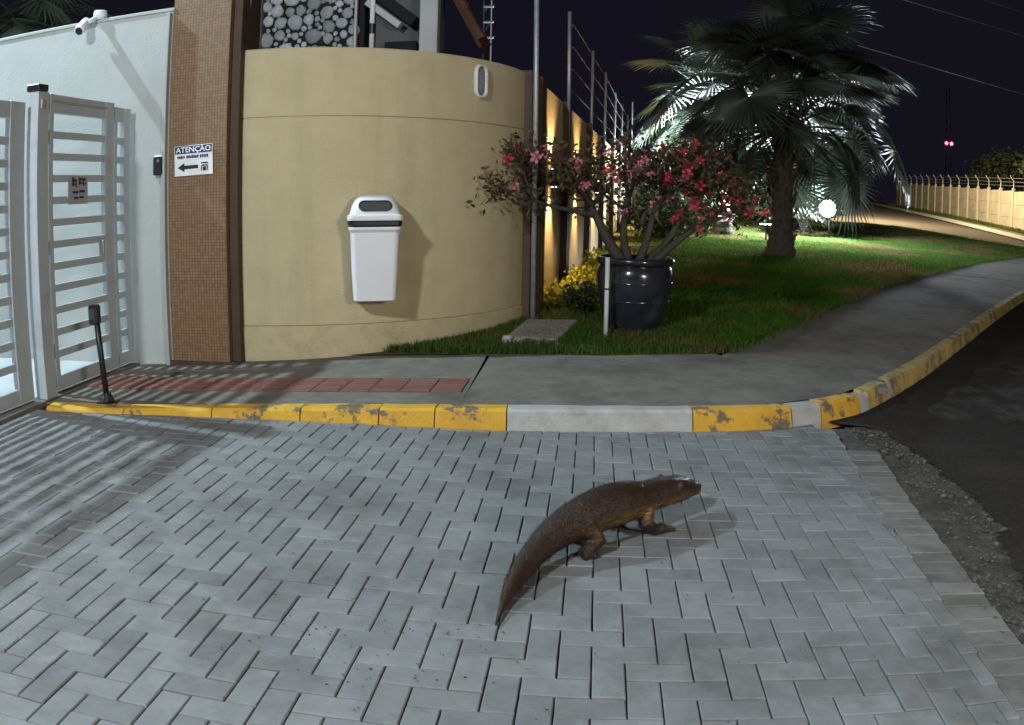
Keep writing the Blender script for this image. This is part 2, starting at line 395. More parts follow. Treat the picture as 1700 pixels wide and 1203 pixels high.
for i in range(-41, 12):
    for j in range(-27, 36):
        c = (i-j) % 4
        if c == 0: a, b = (i,j), (i+1,j); rz = 0
        elif c == 3: a, b = (i,j), (i,j+1); rz = math.pi/2
        else: continue
        ia, ib = cell_in(*a), cell_in(*b)
        if ia and ib: t_, x, y, hw_ = 'f', (a[0]+b[0]+1)/2*U, -(a[1]+b[1]+1)/2*U, (U if rz == 0 else U/2)
        elif ia or ib:
            p = a if ia else b; t_, x, y, hw_, rz = 'h', (p[0]+.5)*U, -(p[1]+.5)*U, U/2, 0
        else: continue
        bx = border_x(y)
        if x-hw_ > bx-.02: continue
        cut = min(1.0, (bx-(x-hw_))/(2*hw_))          # bricks are cut to the border line
        bricks.append((t_, x-hw_+hw_*cut, y, rz, cut))
y = -3.3
border = []
while y < 2.25:                                # border course along the road
    border.append(('b', border_x(y)+.105+rnd.gauss(0,.003), y, R(-3)+rnd.gauss(0,.012), 1.0)); y += U
def in_view(b):
    d = Vector((b[1]-CAM.x, b[2]-CAM.y)); az = math.degrees(math.atan2(d.x, d.y))
    return -43 < az < 31 and d.y > 1.75 and (b[1] < 1.35)
bricks += border
vis = sorted([b for b in bricks if in_view(b)], key=lambda b: math.hypot(b[1]-CAM.x, b[2]-CAM.y))
near = set(id(b) for b in vis[:300])
old_me = full_me.copy(); old_me.materials.clear(); old_me.materials.append(M['paver_old'])
restmb = {'n': MB(), 'o': MB()}
for b in bricks:
    t, x, y, rz, cut = b; r0 = rz; scl = (cut, 1, 1) if abs(r0) < .5 else (1, cut, 1)
    tx, ty, dz = rnd.gauss(0, .006), rnd.gauss(0, .006), rnd.uniform(-.003, .002) - (.006 if t == 'b' else 0)
    rz += rnd.gauss(0, .006)
    if id(b) in near:
        o = put('brick', {'f': full_me, 'h': half_me, 'b': old_me}[t], None, paving)
        o.location = (x, y, dz); o.rotation_euler = (tx, ty, rz); o.scale = scl
    else:
        me_ = {'f': full_me, 'h': half_me, 'b': old_me}[t]
        mt = Matrix.Translation((x, y, dz)) @ Matrix.Rotation(rz, 4, 'Z') @ Matrix.Rotation(tx, 4, 'X') @ Matrix.Rotation(ty, 4, 'Y') @ Matrix.Diagonal((*scl, 1))
        restmb['o' if t == 'b' else 'n'].add([mt @ v.co for v in me_.vertices], [tuple(p.vertices) for p in me_.polygons])
o = part('further_bricks', restmb['n'], M['paver'], paving); o['kind'] = 'stuff'
if restmb['o'].v:
    o = part('further_border_bricks', restmb['o'], M['paver_old'], paving); o['kind'] = 'stuff'

# --- asphalt road with a ragged edge
edge = [(1.43,-8),(1.40,-3),(1.42,-.4),(1.43,.27),(1.49,.5),(1.545,.80),(1.65,.92),(1.665,1.2),(1.67,1.48),(1.65,1.75),(1.665,2.0),(1.63,2.3),(1.60,2.58),(1.50,2.78)]
rag = []
for i in range(len(edge)-1):
    n = max(2, int(math.dist(edge[i], edge[i+1])/.03)) if edge[i][1] > -1 else 4
    for q in range(n):
        t = q/n; rag.append((edge[i][0]*(1-t)+edge[i+1][0]*t+rnd.gauss(0,.012), edge[i][1]*(1-t)+edge[i+1][1]*t+rnd.gauss(0,.006)))
kedge = [kerb_at(s, .03) for s in np.linspace(kerb_s(1.23), acc[-1], 60)]
mb = MB(); left = rag + kedge
right = []
for p in left: right.append((40+abs(p[1])*.2, p[1]))
rows = []
for (p, q) in zip(left, right):
    rows.append([(p[0], p[1]), (p[0]+.06, p[1]), (p[0]+.6, p[1]), (p[0]+3, p[1]), (p[0]+9, p[1]), (max(q[0], p[0]+12), p[1])])
vs = []; fs = []
for r_ in rows:
    for n_, p in enumerate(r_): vs.append((p[0], p[1], rise(p[1]) + (-.006 if n_ == 0 else .004)))
for i in range(len(rows)-1):
    for n_ in range(5): fs.append((i*6+n_, i*6+n_+1, (i+1)*6+n_+1, (i+1)*6+n_))
mb.add(vs, fs); road = struct('road', mb, M['asphalt'])
# worn grey patch on the asphalt
cx, cy = 3.55, 4.0
pc = []
for k_ in range(73):
    a = 2*math.pi*k_/72; r_ = 1+.13*math.sin(3*a+1)+.09*math.sin(5*a+2)+.05*math.sin(11*a)+.04*math.sin(17*a+.5)
    u, v = 1.75*r_*math.cos(a), .75*r_*math.sin(a); pc.append((cx+u*.60-v*.80, cy+u*.80+v*.60))
mb = MB(); npc = len(pc)-1; vs = [(cx, cy, rise(cy)+.013)]; fs = []
for k_ in range(1, 9):
    for p in pc[:-1]:
        x, y = cx+(p[0]-cx)*k_/8, cy+(p[1]-cy)*k_/8; vs.append((x, y, rise(y)+(.013 if k_ < 8 else .0)))
fs += [(0, 1+i, 1+(i+1) % npc) for i in range(npc)]
for k_ in range(7): fs += [(1+k_*npc+i, 1+(k_+1)*npc+i, 1+(k_+1)*npc+(i+1) % npc, 1+k_*npc+(i+1) % npc) for i in range(npc)]
mb.add(vs, fs)
put('worn_patch', mb.mesh('worn_patch'), M['patch'], road)
# crumbled verge strip between border bricks and asphalt
mb = MB(); n = 60; vs = []; fs = []
for i in range(n):
    y = -3.2 + 6.0*i/(n-1)
    ex = np.interp(y, [e[1] for e in edge[1:]], [e[0] for e in edge[1:]])
    x0 = border_x(min(y, 2.2))+.20
    for q in range(7):
        t = q/6; vs.append((x0*(1-t)+(ex+.10)*t, y, -.024 + .014*t + rnd.uniform(-.008,.008)*(0 < q < 6)))
for i in range(n-1):
    for q in range(6): fs.append((i*7+q, i*7+q+1, (i+1)*7+q+1, (i+1)*7+q))
mb.add(vs, fs); verge = struct('crumbled_verge', mb, M['gravel'])
mb = MB()
for i in range(900):
    y = rnd.uniform(-1, 2.75); ex = np.interp(y, [e[1] for e in edge[1:]], [e[0] for e in edge[1:]])
    x = ex + min(.25, rnd.gauss(-.10, .12)); x = max(x, border_x(min(y,2.2))+.16); r_ = rnd.uniform(.003,.008)*(1 if rnd.random() < .93 else 1.9)
    mb.ellips((x, y, -.012+r_*.4), (r_*rnd.uniform(.8,1.6), r_*rnd.uniform(.8,1.4), r_*.7), 5, 3)
o = put('loose_stones', mb.mesh('loose_stones'), M['pebble'], verge); o['kind'] = 'stuff'

# --- kerb stones
kerb = struct('kerb', MB().add([(*kerb_at(s, .05+.04*b), -.06+rise(kerb_at(s)[1])) for s in np.linspace(0, acc[-1], 80) for b in (0,1)],
                               [(2*i, 2*i+2, 2*i+3, 2*i+1) for i in range(79)]), M['joint'])
def kh(s):
    x, y = kerb_at(s); return max(.028, walk(x)) + rise(y) + .002
def kerb_stone(s0, s1, m, dh=0.0):
    rings = []; n = max(3, int((s1-s0)/.12)+1)
    for s in np.linspace(s0+.004, s1-.004, n):
        z0 = rise(kerb_at(s)[1])-.05; z1 = kh(s)+dh+rnd.uniform(-.002,.002); j = rnd.uniform(-.003,.003); tw = .028*min(1, (z1-rise(kerb_at(s)[1]))/.12)
        a = kerb_at(s, 0+j); b = kerb_at(s, tw+j); c = kerb_at(s, tw+.018+j); d = kerb_at(s, .145); e = kerb_at(s, .15)
        rings.append([(*a, z0), (*a, z0+.055), (*b, z1-.016), (*c, z1), (*d, z1), (*e, z0)])
    mb = MB(); mb.loft(rings); return part('kerb_stone', mb, m, kerb)
cuts = [-4.02,-3.45,-2.75,-2.1,-1.62,-1.27,-.835,.31]
for a, b in zip(cuts[:-1], cuts[1:]):
    kerb_stone(kerb_s(a), kerb_s(b), M['kerb_grey'] if b == .31 else M['kerb_yellow'])
s = kerb_s(.31)
for ln, mm, dh in [(.70,'kerb_yellow',0),(.26,'kerb_grey',-.006),(.33,'kerb_yellow',0),(.14,'kerb_yellow',-.004),(.16,'kerb_grey',-.02),(.42,'kerb_pale',0),(.12,'kerb_grey',-.015),
                   (.62,'kerb_pale',0),(.7,'kerb_pale',0),(.75,'kerb_pale',0),(.8,'kerb_pale',0)]:
    kerb_stone(s, s+ln, M[mm], dh); s += ln
while s < acc[-1]-1.2:
    kerb_stone(s, s+1.0, M['kerb_pale']); s += 1.0

# --- sidewalk slabs
LE = [(-.25,4.32),(.784,4.60),(1.61,5.92),(2.91,8.09),(4.87,10.96),(8.44,15.44),(11.9,19.27),(15.5,23.2)]   # lawn edge
CC = (-3.3, 6.35); CR = 2.33                                     # curved wall
def wall_front(x): return CC[1] - math.sqrt(max(0, CR*CR-(x-CC[0])**2))
def back_y(x):
    if x < -3.25: return 3.95
    return min(wall_front(x)+.03, float(np.interp(x, [-2.05,-1.2,-.25,.784], [4.34,4.24,4.32,4.60])))
sidewalk = struct('sidewalk', MB().add([(x, y, walk(x)-.035) for x in (-4.12,-3.6,-.9,.4) for y in (kerb_y(max(x,-4.0))+.09, 3.95 if x < -3 else 4.25)],
                                       [(0,2,3,1),(2,4,5,3),(4,6,7,5)]), M['joint'])
def slab(x0, x1, f=None):
    mb = MB(); n = max(3, int((x1-x0)/.15)); vs = []; m_ = 8
    for i in range(n+1):
        x = x0+(x1-x0)*i/n
        y0 = kerb_y(x)+.154
        y1 = back_y(x) if f is None else f(x)
        for q in range(m_):
            y = y0+(y1-y0)*q/(m_-1); vs.append((x - .025*(y-y0)*(1 if x1 < 0 else 0), y, walk(x) + rnd.uniform(-.0012,.0012)))
        for q in (m_-1, 0):
            y = y0+(y1-y0)*q/(m_-1); vs.append((x, y, walk(x)-.05))
    w_ = m_+2; fs = [(i*w_+q, (i+1)*w_+q, (i+1)*w_+q+1, i*w_+q+1) for i in range(n) for q in range(w_-1)]
    mb.add(vs, fs); return part('sidewalk_slab', mb, M['concrete'], sidewalk)
slab(-4.10, -1.135)
# middle slab up to the diagonal crack, and the slabs along the bend
CK = [(.742,4.50),(.80,4.43),(1.015,4.152),(1.15,4.02),(1.332,3.795),(1.45,3.66),(1.555,3.545),(1.70,3.44),(1.86,3.40)]
def crack_x(y): return float(np.interp(y, [p[1] for p in CK[::-1]], [p[0] for p in CK[::-1]]))
mb = MB(); vs = []; n = 34; m_ = 9
for i in range(n+1):
    t = i/n; ax, ay = -1.12-.0, 2.56
    s_ = kerb_s(-1.12) + (kerb_s(1.80)-.0-kerb_s(-1.12))*t
    p0 = kerb_at(s_, .154)
    tx = -1.15 + (.742+1.15)*min(1, t/.72); p1 = (tx, back_y(tx)) if t < .72 else (np.interp(t, np.linspace(.72,1,len(CK)), [p[0] for p in CK]), np.interp(t, np.linspace(.72,1,len(CK)), [p[1] for p in CK]))
    for q in range(m_):
        u = q/(m_-1); x, y = p0[0]*(1-u)+p1[0]*u, p0[1]*(1-u)+p1[1]*u
        vs.append((x, y, ground(x, y)+rnd.uniform(-.0012,.0012)))
    vs.append((p1[0], p1[1], ground(*p1)-.05))
w_ = m_+1
mb.add(vs, [(i*w_+q, (i+1)*w_+q, (i+1)*w_+q+1, i*w_+q+1) for i in range(n) for q in range(w_-1)])
part('sidewalk_slab', mb, M['concrete'], sidewalk)
def edge_pt(t):                                    # lawn edge by arc parameter
    d = [0]
    for i in range(1, len(LE)): d.append(d[-1]+math.dist(LE[i-1], LE[i]))
    return np.interp(t*d[-1], d, [p[0] for p in LE]), np.interp(t*d[-1], d, [p[1] for p in LE])
def bend_slab(k0, k1, e0, e1, first=False):
    mb = MB(); vs = []; n = 26; m_ = 9
    for i in range(n+1):
        t = i/n; p0 = kerb_at(k0+(k1-k0)*t, .154); p1 = (np.interp(e0[1]+(e1[1]-e0[1])*t, [p[1] for p in LE], [p[0] for p in LE]), e0[1]+(e1[1]-e0[1])*t)
        for q in range(m_):
            u = q/(m_-1); x, y = p0[0]*(1-u)+p1[0]*u, p0[1]*(1-u)+p1[1]*u
            if first and t == 0:
                x, y = np.interp(u, np.linspace(0,1,len(CK)), [p[0]+.022 for p in CK[::-1]]), np.interp(u, np.linspace(0,1,len(CK)), [p[1]+.022 for p in CK[::-1]])
            vs.append((x, y, ground(x, y)-.004*first+rnd.uniform(-.0015,.0015)))
    fs = [(i*m_+q, (i+1)*m_+q, (i+1)*m_+q+1, i*m_+q+1) for i in range(n) for q in range(m_-1)]
    nb = len(vs); vs += [(v[0], v[1], v[2]-.05) for v in vs[:m_]]; fs += [(q, q+1, nb+q+1, nb+q) for q in range(m_-1)]
    mb.add(vs, fs); part('sidewalk_slab', mb, M['concrete'], sidewalk)
s1 = kerb_s(2.0)
bend_slab(kerb_s(1.84), kerb_s(6.9)+2.2, (.77,4.53), (6.1,12.55), True)
bend_slab(kerb_s(6.9)+2.24, acc[-1]-.5, (6.1,12.60), (15.4,23.1))
# red tactile tiles
tile_me = MB()
tile_me.box((0,0,.003), (.205,.205,.02), 0, .004)
for a in range(4):
    tile_me.box((0, -.075+.05*a, .0145), (.17,.018,.006), 0, .002)
tile_me = tile_me.mesh('tile'); tile_me.materials.append(M['red_tile'])
x = -4.0
while x < -1.25:
    for q in range(2):
        o = put('tactile_tile', tile_me, None, sidewalk); o.location = (x, 2.99+q*.209 - .012*(x+2.5), walk(x)-.002+rnd.uniform(-.001,.001))
        o.rotation_euler = (0, -R(2.2) if -3.6 < x < -.9 else 0, 0)
    x += .209

# --- driveway inside the gate
struct('gate_driveway', MB().add([(-14,-12,.012),(-4.2,-12,.012),(-4.2,3.95,.012),(-14,3.95,.012)], [(0,1,2,3)]), M['gate_floor'])
mb = MB(); mb.box((-4.19,.2,.012), (.16,7.2,.05), 0, .006)
struct('gate_sill', mb, M['concrete'])

# --- lawn sheet
WD = Vector((.0923, .9957)); W0 = Vector((-.944, 6.118))            # direction and corner of the long wall
def wall_x(y): return W0.x + (y-W0.y)*WD.x/WD.y
def lawn_right(y):
    return float(np.interp(y, [p[1] for p in LE]+[26,28.5,31], [p[0] for p in LE]+[13.4,12.9,12.0]))
def lawn_left(y):
    if y < W0.y: return CC[0] + math.sqrt(max(0, CR*CR-(y-CC[1])**2)) - .06
    return wall_x(y)-.05
def bumps(x, y): return .03*math.sin(x*1.3+y*.7)*math.sin(y*.9-x*.4) if y > 6.5 else 0.0
vs = []; fs = []; LY = list(np.linspace(4.22, 6.2, 16)) + list(np.linspace(6.4, 31, 70)); m_ = 30
for y in LY:
    if y < 4.6:
        a = lawn_left(y); bq = float(np.interp(y, [4.22,4.32,4.6], [-1.25,-.2,.79])); a = min(a, bq-.02)
    else: a = lawn_left(y); bq = lawn_right(y)
    if y > 23.2: bq = float(np.interp(y, [23.2,24.5,26,28.5,31], [15.5,14.2,13.3,12.8,12.0]))
    for q in range(m_):
        x = a+(bq-a)*q/(m_-1); e = min(1, (m_-1-q)/3)
        vs.append((x, y, ground(x, y)+.012*e+bumps(x, y)*e))
fs = [(i*m_+q, i*m_+q+1, (i+1)*m_+q+1, (i+1)*m_+q) for i in range(len(LY)-1) for q in range(m_-1)]
lawn = struct('lawn', MB().add(vs, fs), M['lawn'], True)

# grass blades
def blades(name, pts, h0, h1, wd, m, lean=.5):
    n = len(pts); P = np.array(pts, np.float32); ang = nrng.uniform(0, 2*math.pi, n); h = nrng.uniform(h0, h1, n)
    la = nrng.uniform(0, 2*math.pi, n); ll = h*np.abs(nrng.normal(0, lean, n))
    dx = np.cos(ang)*wd; dy = np.sin(ang)*wd
    V = np.zeros((n, 5, 3), np.float32)
    mid = P + np.stack([np.cos(la)*ll*.35, np.sin(la)*ll*.35, h*.6], 1)
    tip = P + np.stack([np.cos(la)*ll, np.sin(la)*ll, h*(1-.15*np.minimum(1, ll/h))], 1)
    D = np.stack([dx, dy, 0*dx], 1)
    V[:,0] = P-D; V[:,1] = P+D; V[:,2] = mid-D*.7; V[:,3] = mid+D*.7; V[:,4] = tip
    b = (np.arange(n)*5)[:,None]
    F = np.concatenate([b+np.array([[0,1,3]]), b+np.array([[0,3,2]]), b+np.array([[2,3,4]])])
    o = put(name, np_mesh(name, V.reshape(-1,3), F), m)
    o['kind'] = 'stuff'; return o
pts = []
def lawn_pt(y0, y1, pw=1.0):
    y = y0 + (y1-y0)*rnd.random()**pw
    a = lawn_left(y); bq = lawn_right(y) if y >= 4.6 else float(np.interp(y, [4.22,4.32,4.6], [-1.25,-.2,.79]))
    if y > 23.2: bq = float(np.interp(y, [23.2,24.5,26,28.5,31], [15.5,14.2,13.3,12.8,12.0]))
    x = a+(bq-a)*rnd.random()
    return (x, y, ground(x, y)+.005+bumps(x, y))
for i in range(52000):
    p = lawn_pt(4.6, 12, 1.1); pts.append(p)
for i in range(40000):
    p = lawn_pt(9, 30, 1.0); pts.append(p)
for i in range(5000):                                # fringe over the sidewalk edge
    y = rnd.uniform(4.5, 20); x = lawn_right(y)+rnd.gauss(.02,.06); pts.append((x, y, ground(x,y)))
g = blades('lawn_grass', pts, .03, .085, .0045, M['grass'], .8)
g['label'] = 'short lawn grass with dry brown patches behind the potted plant'; g['category'] = 'grass'
pts = []
for i in range(9000):                                # longer weeds along the wall foot and sidewalk edge
    y = 4.24+abs(rnd.gauss(0,.28)); x = rnd.uniform(-2.05, 1.0)
    if x < lawn_left(max(y,4.05)) - .0 and False: continue
    if y > 5.6: continue
    if math.hypot(x-CC[0], y-CC[1]) < CR+.01: continue
    if y < float(np.interp(x, [-2.05,-1.2,-.25,.784,1.0], [4.30,4.22,4.32,4.60,5.0])): continue
    if -1.12 < x < -.45 and 4.58 < y < 5.7: continue
    if math.hypot(x-.05, y-5.5) < .33: continue
    pts.append((x, y, ground(x, y)+.004))
for i in range(1500):                                # tufts right at the foot of the curved wall
    a = R(rnd.uniform(33, 76)); r_ = CR+abs(rnd.gauss(.02,.04)); x = CC[0]+r_*math.sin(a); y = CC[1]-r_*math.cos(a); pts.append((x, y, ground(x,y)))
for i in range(2600):                                # around the pot
    a = rnd.uniform(0, 2*math.pi); r_ = .30+abs(rnd.gauss(0,.16)); x = .05+r_*math.cos(a); y = 5.5+r_*math.sin(a)
    if y > 4.5: pts.append((x, y, ground(x,y)))
g = blades('edge_weeds', pts, .02, .10, .004, M['grass_near'], .55)
g['label'] = 'tangled weeds along the curved wall foot and around the pot'; g['category'] = 'weeds'

# ================================================================== WALLS
# curved stucco wall
def revolve(prof, a0, a1, n, c=CC):
    mb = MB(); vs = []; m_ = len(prof)
    for i in range(n+1):
        a = R(a0+(a1-a0)*i/n)
        for (r_, z) in prof: vs.append((c[0]+r_*math.sin(a), c[1]-r_*math.cos(a), z))
    fs = [(i*m_+q, (i+1)*m_+q, (i+1)*m_+(q+1) % m_, i*m_+(q+1) % m_) for i in range(n) for q in range(m_)]
    fs += [tuple(range(m_)), tuple(n*m_+q for q in range(m_))[::-1]]
    return mb.add(vs, fs)
cw = thing('curved_wall', 'curved beige stucco wall with groove lines, between brown mosaic pillar and lawn', 'wall', (-2.2,4.3,0))
part('wall_body', revolve([(CR,.34),(CR,2.043),(CR-.012,2.046),(CR-.012,2.056),(CR,2.059),(CR,2.625),(CR-.012,2.637),(CR-.15,2.637),(CR-.15,.336),(CR-.006,.336)], -1.6, 79, 90), M['stucco'], cw, False)
part('plinth', revolve([(CR+.004,-.05),(CR+.008,.326),(CR-.002,.334),(CR-.15,.334),(CR-.15,-.05)], -1.6, 79, 90), M['plinth'], cw)
for p_ in cw.children[0].data.polygons: p_.use_smooth = abs(p_.normal.z) < .3 and len(p_.vertices) == 4
cw.children[0].data.set_sharp_from_angle(angle=R(30))
# oval bulkhead lamp on the curved wall (unlit)
def wall_frame(a, r_=CR):
    a = R(a); return Vector((CC[0]+r_*math.sin(a), CC[1]-r_*math.cos(a), 0)), Vector((math.cos(a), math.sin(a), 0)), Vector((math.sin(a), -math.cos(a), 0))
ob, tx_, nx_ = wall_frame(55.9)
ov = thing('bulkhead_lamp', 'unlit oval bulkhead lamp near the top of the curved beige wall', 'lamp', ob+Vector((0,0,2.43)))
def capsule(w_, h_, n=10):
    pts = []; r_ = w_/2; hh = h_/2-r_
    for i in range(n+1): a = math.pi*i/n; pts.append((r_*math.cos(a), hh+r_*math.sin(a)))
    for i in range(n+1): a = math.pi+math.pi*i/n; pts.append((r_*math.cos(a), -hh+r_*math.sin(a)))
    return pts
def cap_ring(w_, h_, d): return [ob+tx_*u+Vector((0,0,2.43+v))+nx_*d for (u, v) in capsule(w_, h_)]
mb = MB(); mb.loft([cap_ring(.155,.315,-.01), cap_ring(.155,.315,.02), cap_ring(.14,.30,.032), cap_ring(.115,.275,.03), cap_ring(.105,.265,.012)], False)
part('rim', mb, M['white_pole'], ov)
mb = MB(); mb.loft([cap_ring(.106,.266,.004), cap_ring(.104,.264,.012), cap_ring(.06,.2,.02), cap_ring(.01,.12,.022)])
part('lens', mb, M['glass_grey'], ov, True)

# mosaic pillar
pl = thing('mosaic_pillar', 'tall brown mosaic-tiled pillar between the white wall and curved wall', 'pillar', (-3.52,4.1,0))
mb = MB(); mb.box((-3.545,4.12,1.75), (.545,.48,3.6), 0, .004); part('shaft', mb, M['mosaic'], pl)
mb = MB(); mb.box((-3.231,4.14,1.75), (.077,.40,3.58), 0, .004); part('edge_trim', mb, M['brown_trim'], pl, label='dark brown trim strip on the right side of the pillar')
mb = MB(); mb.box((-3.52,4.11,.035), (.66,.51,.04), 0, .005); part('base_course', mb, M['brown_trim'], pl)

# white wall behind the gate
ww = thing('white_wall', 'tall white painted wall running from the mosaic pillar behind the gate', 'wall', (-6.5,3.98,0))
mb = MB(); mb.box((-8.31,3.96,1.49), (8.98,.16,3.06), 0, .006); part('wall_body', mb, M['white_wall'], ww)
mb = MB(); mb.box((-8.31,3.965,3.035), (9.0,.19,.03), 0, .005); part('coping', mb, M['white_wall'], ww)
mb = MB(); mb.box((-3.845,3.86,1.5), (.035,.06,3.0), 0, .004); part('corner_bead', mb, M['white_wall'], ww)

# long boundary wall with pilasters, wall lamps, fence posts
bw = thing('boundary_wall', 'long beige boundary wall with brown pilasters running back along the lawn', 'wall', (W0.x, W0.y, 0))
WN = Vector((WD.y, -WD.x))                         # towards the lawn
waz = math.atan2(WD.y, WD.x) - math.pi/2
def wp(s, d=0, z=0): p = W0 + WD*s + WN*d; return (p.x, p.y, z)
pil = [0.13, 2.30, 5.25, 7.95, 10.65, 13.35, 16.05, 18.75, 21.45, 24.15, 26.85]
for a, b in zip(pil[:-1], pil[1:]):
    mid = (a+b)/2; zb = ground(*wp(mid)[:2])-.3
    mb = MB(); mb.box(wp(mid, -.09, (2.06+zb)/2), (.15, b-a-.30, 2.06-zb), waz, .004); part('wall_panel', mb, M['stucco_far'], bw)
    mb = MB(); mb.box(wp(mid, -.085, 2.345), (.165, b-a-.30, .55), waz, .006); part('top_band', mb, M['stucco_far'], bw)
for s_ in pil:
    zb = ground(*wp(s_)[:2])-.3
    mb = MB(); mb.box(wp(s_, -.04, (2.63+zb)/2), (.22, .296, 2.63-zb), waz, .006); part('pilaster', mb, M['brown_trim'], bw)
mb = MB(); mb.box((-.985,5.98,1.30), (.10,.36,2.70), waz, .004); part('corner_recess', mb, M['brown_trim'], bw)

lampn = ['nearest the corner pole', 'on the second panel of the boundary wall', 'on the third panel of the boundary wall', 'on the fourth panel of the boundary wall', 'on the fifth panel of the boundary wall', 'on the sixth panel of the boundary wall', 'on the seventh panel of the boundary wall']
for q, (a, b) in enumerate(zip(pil[:7], pil[1:8])):
    s_ = (a+b)/2 - (.05 if q else .1); zc = 1.62
    t = thing('wall_lamp', 'lit warm up-and-down wall lamp, ' + lampn[q], 'lamp', wp(s_, .03, zc), 'warm lamps along the boundary wall')
    mb = MB(); mb.box(wp(s_, .05, zc), (.10, .11, .20), waz, .008); part('housing', mb, M['dark_metal'], t)
    for sg in (-1, 1):
        mb = MB(); mb.box(wp(s_, .05, zc+sg*.102), (.075,.085,.006), waz); part('lens', mb, M['lens_warm'], t)
        L_ = lamp('lamp_light', 'SPOT', wp(s_, .07, zc+sg*.125), 230 if q else 170, WARM, .03, wp(s_, .045, zc+sg*1.0), 88, .8, t)

# steel poles: corner conduit and fence posts on the wall, with wires
posts = []
mb = MB(); mb.tube([(-.918,5.76,.12),(-.923,5.76,2.6),(-.935,5.76,4.6)], .026, 10)
solo('steel_pole', mb, M['pole_metal'], 'tall grey steel pole standing at the corner where curved wall ends', 'pole', smooth=True)
plab = ['leaning grey fence post on the second pilaster', 'grey fence post on the third pilaster', 'grey fence post on the fourth pilaster', 'thin fence post on the fifth pilaster',
        'thin fence post on the sixth pilaster', 'thin fence post on the seventh pilaster', 'thin fence post on the eighth pilaster']
for q, s_ in enumerate(pil[1:8]):
    lean = (-.28, .05, .0, .03, -.02, .02, .0)[q]; top = (3.78, 3.85, 3.9, 3.85, 3.9, 3.9, 4.6)[q]
    b0 = Vector(wp(s_-.05, .055, 2.0)); t0 = Vector(wp(s_-.05+lean*.9, .055 + (.02 if q else .03), top))
    t = thing('fence_post', plab[q] + ' of the boundary wall', 'post', b0, 'electric fence posts along the boundary wall')
    mb = MB(); mb.tube([b0, t0], .024, 8); part('post', mb, M['pole_metal'], t, True)
    for e in range(4):
        p = b0.lerp(t0, .42+.16*e); mb = MB(); mb.tube([p+Vector((.02,0,0)), p+Vector((.06,0,0))], .014, 6); part('insulator', mb, M['dark_metal'], t)
    posts.append([b0.lerp(t0, .42+.16*e)+Vector((.055,0,0)) for e in range(4)])
for e in range(4):
    mb = MB(); mb.tube([posts[i][e] for i in range(7)], .0022, 4)
    solo('fence_wire', mb, M['pole_metal'], ('lowest', 'second lowest', 'second highest', 'highest')[e]+' electric fence wire strung between posts above the boundary wall', 'wire', 'electric fence wires above the boundary wall')
# posts on the curved wall
cwp = []
for ang_, strip, lab in ((1.9, False, 'plain white fence post on the curved wall beside the mosaic pillar'), (29.3, True, 'black and white banded fence post in the middle of the curved wall top')):
    b0, _, _ = wall_frame(ang_, CR-.08); b0.z = 2.60
    t = thing('fence_post', lab, 'post', b0)
    mb = MB(); mb.tube([b0, b0+Vector((.03 if not strip else .0,0,1.3))], .022 if strip else .024, 10); part('post', mb, M['white_pole'], t, True)
    if strip:
        for z in (.17,.47,.77,1.07):
            mb = MB(); mb.tube([b0+Vector((0,0,z)), b0+Vector((0,0,z+.09))], .0245, 10); part('band', mb, M['black_plastic'], t)
    else:
        mb = MB(); mb.tube([b0+Vector((0,0,.13)), b0+Vector((0,0,.15))], .027, 10); part('band', mb, M['black_plastic'], t)


# ================================================================== LAMPS THAT LIGHT THE PLACE
def post_lamp(name, label, base, head, lens_m, power, color, radius, aim, group=None, cone=165):
    t = thing(name, label, 'lamp', base, group)
    b = Vector(base); h = Vector(head)
    mb = MB(); mb.tube([b, (b.x, b.y, h.z-.2)], [.07,.05], 10); part('post', mb, M['pole_metal'], t, True)
    mb = MB(); mb.tube([(b.x, b.y, h.z-.2), (b.x+(h.x-b.x)*.4, b.y+(h.y-b.y)*.4, h.z+.08), (h.x, h.y, h.z+.10)], .035, 8); part('arm', mb, M['pole_metal'], t, True)
    mb = MB(); mb.box((h.x, h.y, h.z+.08), (.34,.34,.09), 0, .03); part('lamp_head', mb, M['dark_metal'], t)
    mb = MB(); mb.lathe([(.001,.0),(.11,.0),(.12,.03)], (h.x, h.y, h.z+.01), 16); part('lens', mb, lens_m, t)
    lamp('lamp_light', 'SPOT', (h.x, h.y, h.z-.03), power, color, radius, aim, cone, .45, t)
    return t
post_lamp('yard_lamp', 'white yard lamp on a post beside the driveway', (-5.4,-6.0,0), KEY, M['lens_cool'], 3150, (.86,.95,1.0), .25, KEY+Vector((.3,.7,-1)))
post_lamp('yard_lamp', 'cool white yard lamp on a post inside the gate', (-8.4,3.1,0), INNER, M['lens_cool'], 3000, (.66,.90,1.0), .07, (-4.9,1.9,0), cone=84)
post_lamp('street_or_fill_lamp', 'pale unseen fill lamp on a post across the road', (6.2,-6.8,0), FILL, M['lens_sodium'], 1900, (1.0,.90,.78), .6, FILL+Vector((-.5,.8,-.6)))
post_lamp('street_or_fill_lamp', 'orange street lamp beside the far concrete panel wall', (11.0,39.5,1.2), (13.0,40.0,8.2), M['lens_sodium'], 24000, (1.0,.78,.44), .2, (19.0,42,0))

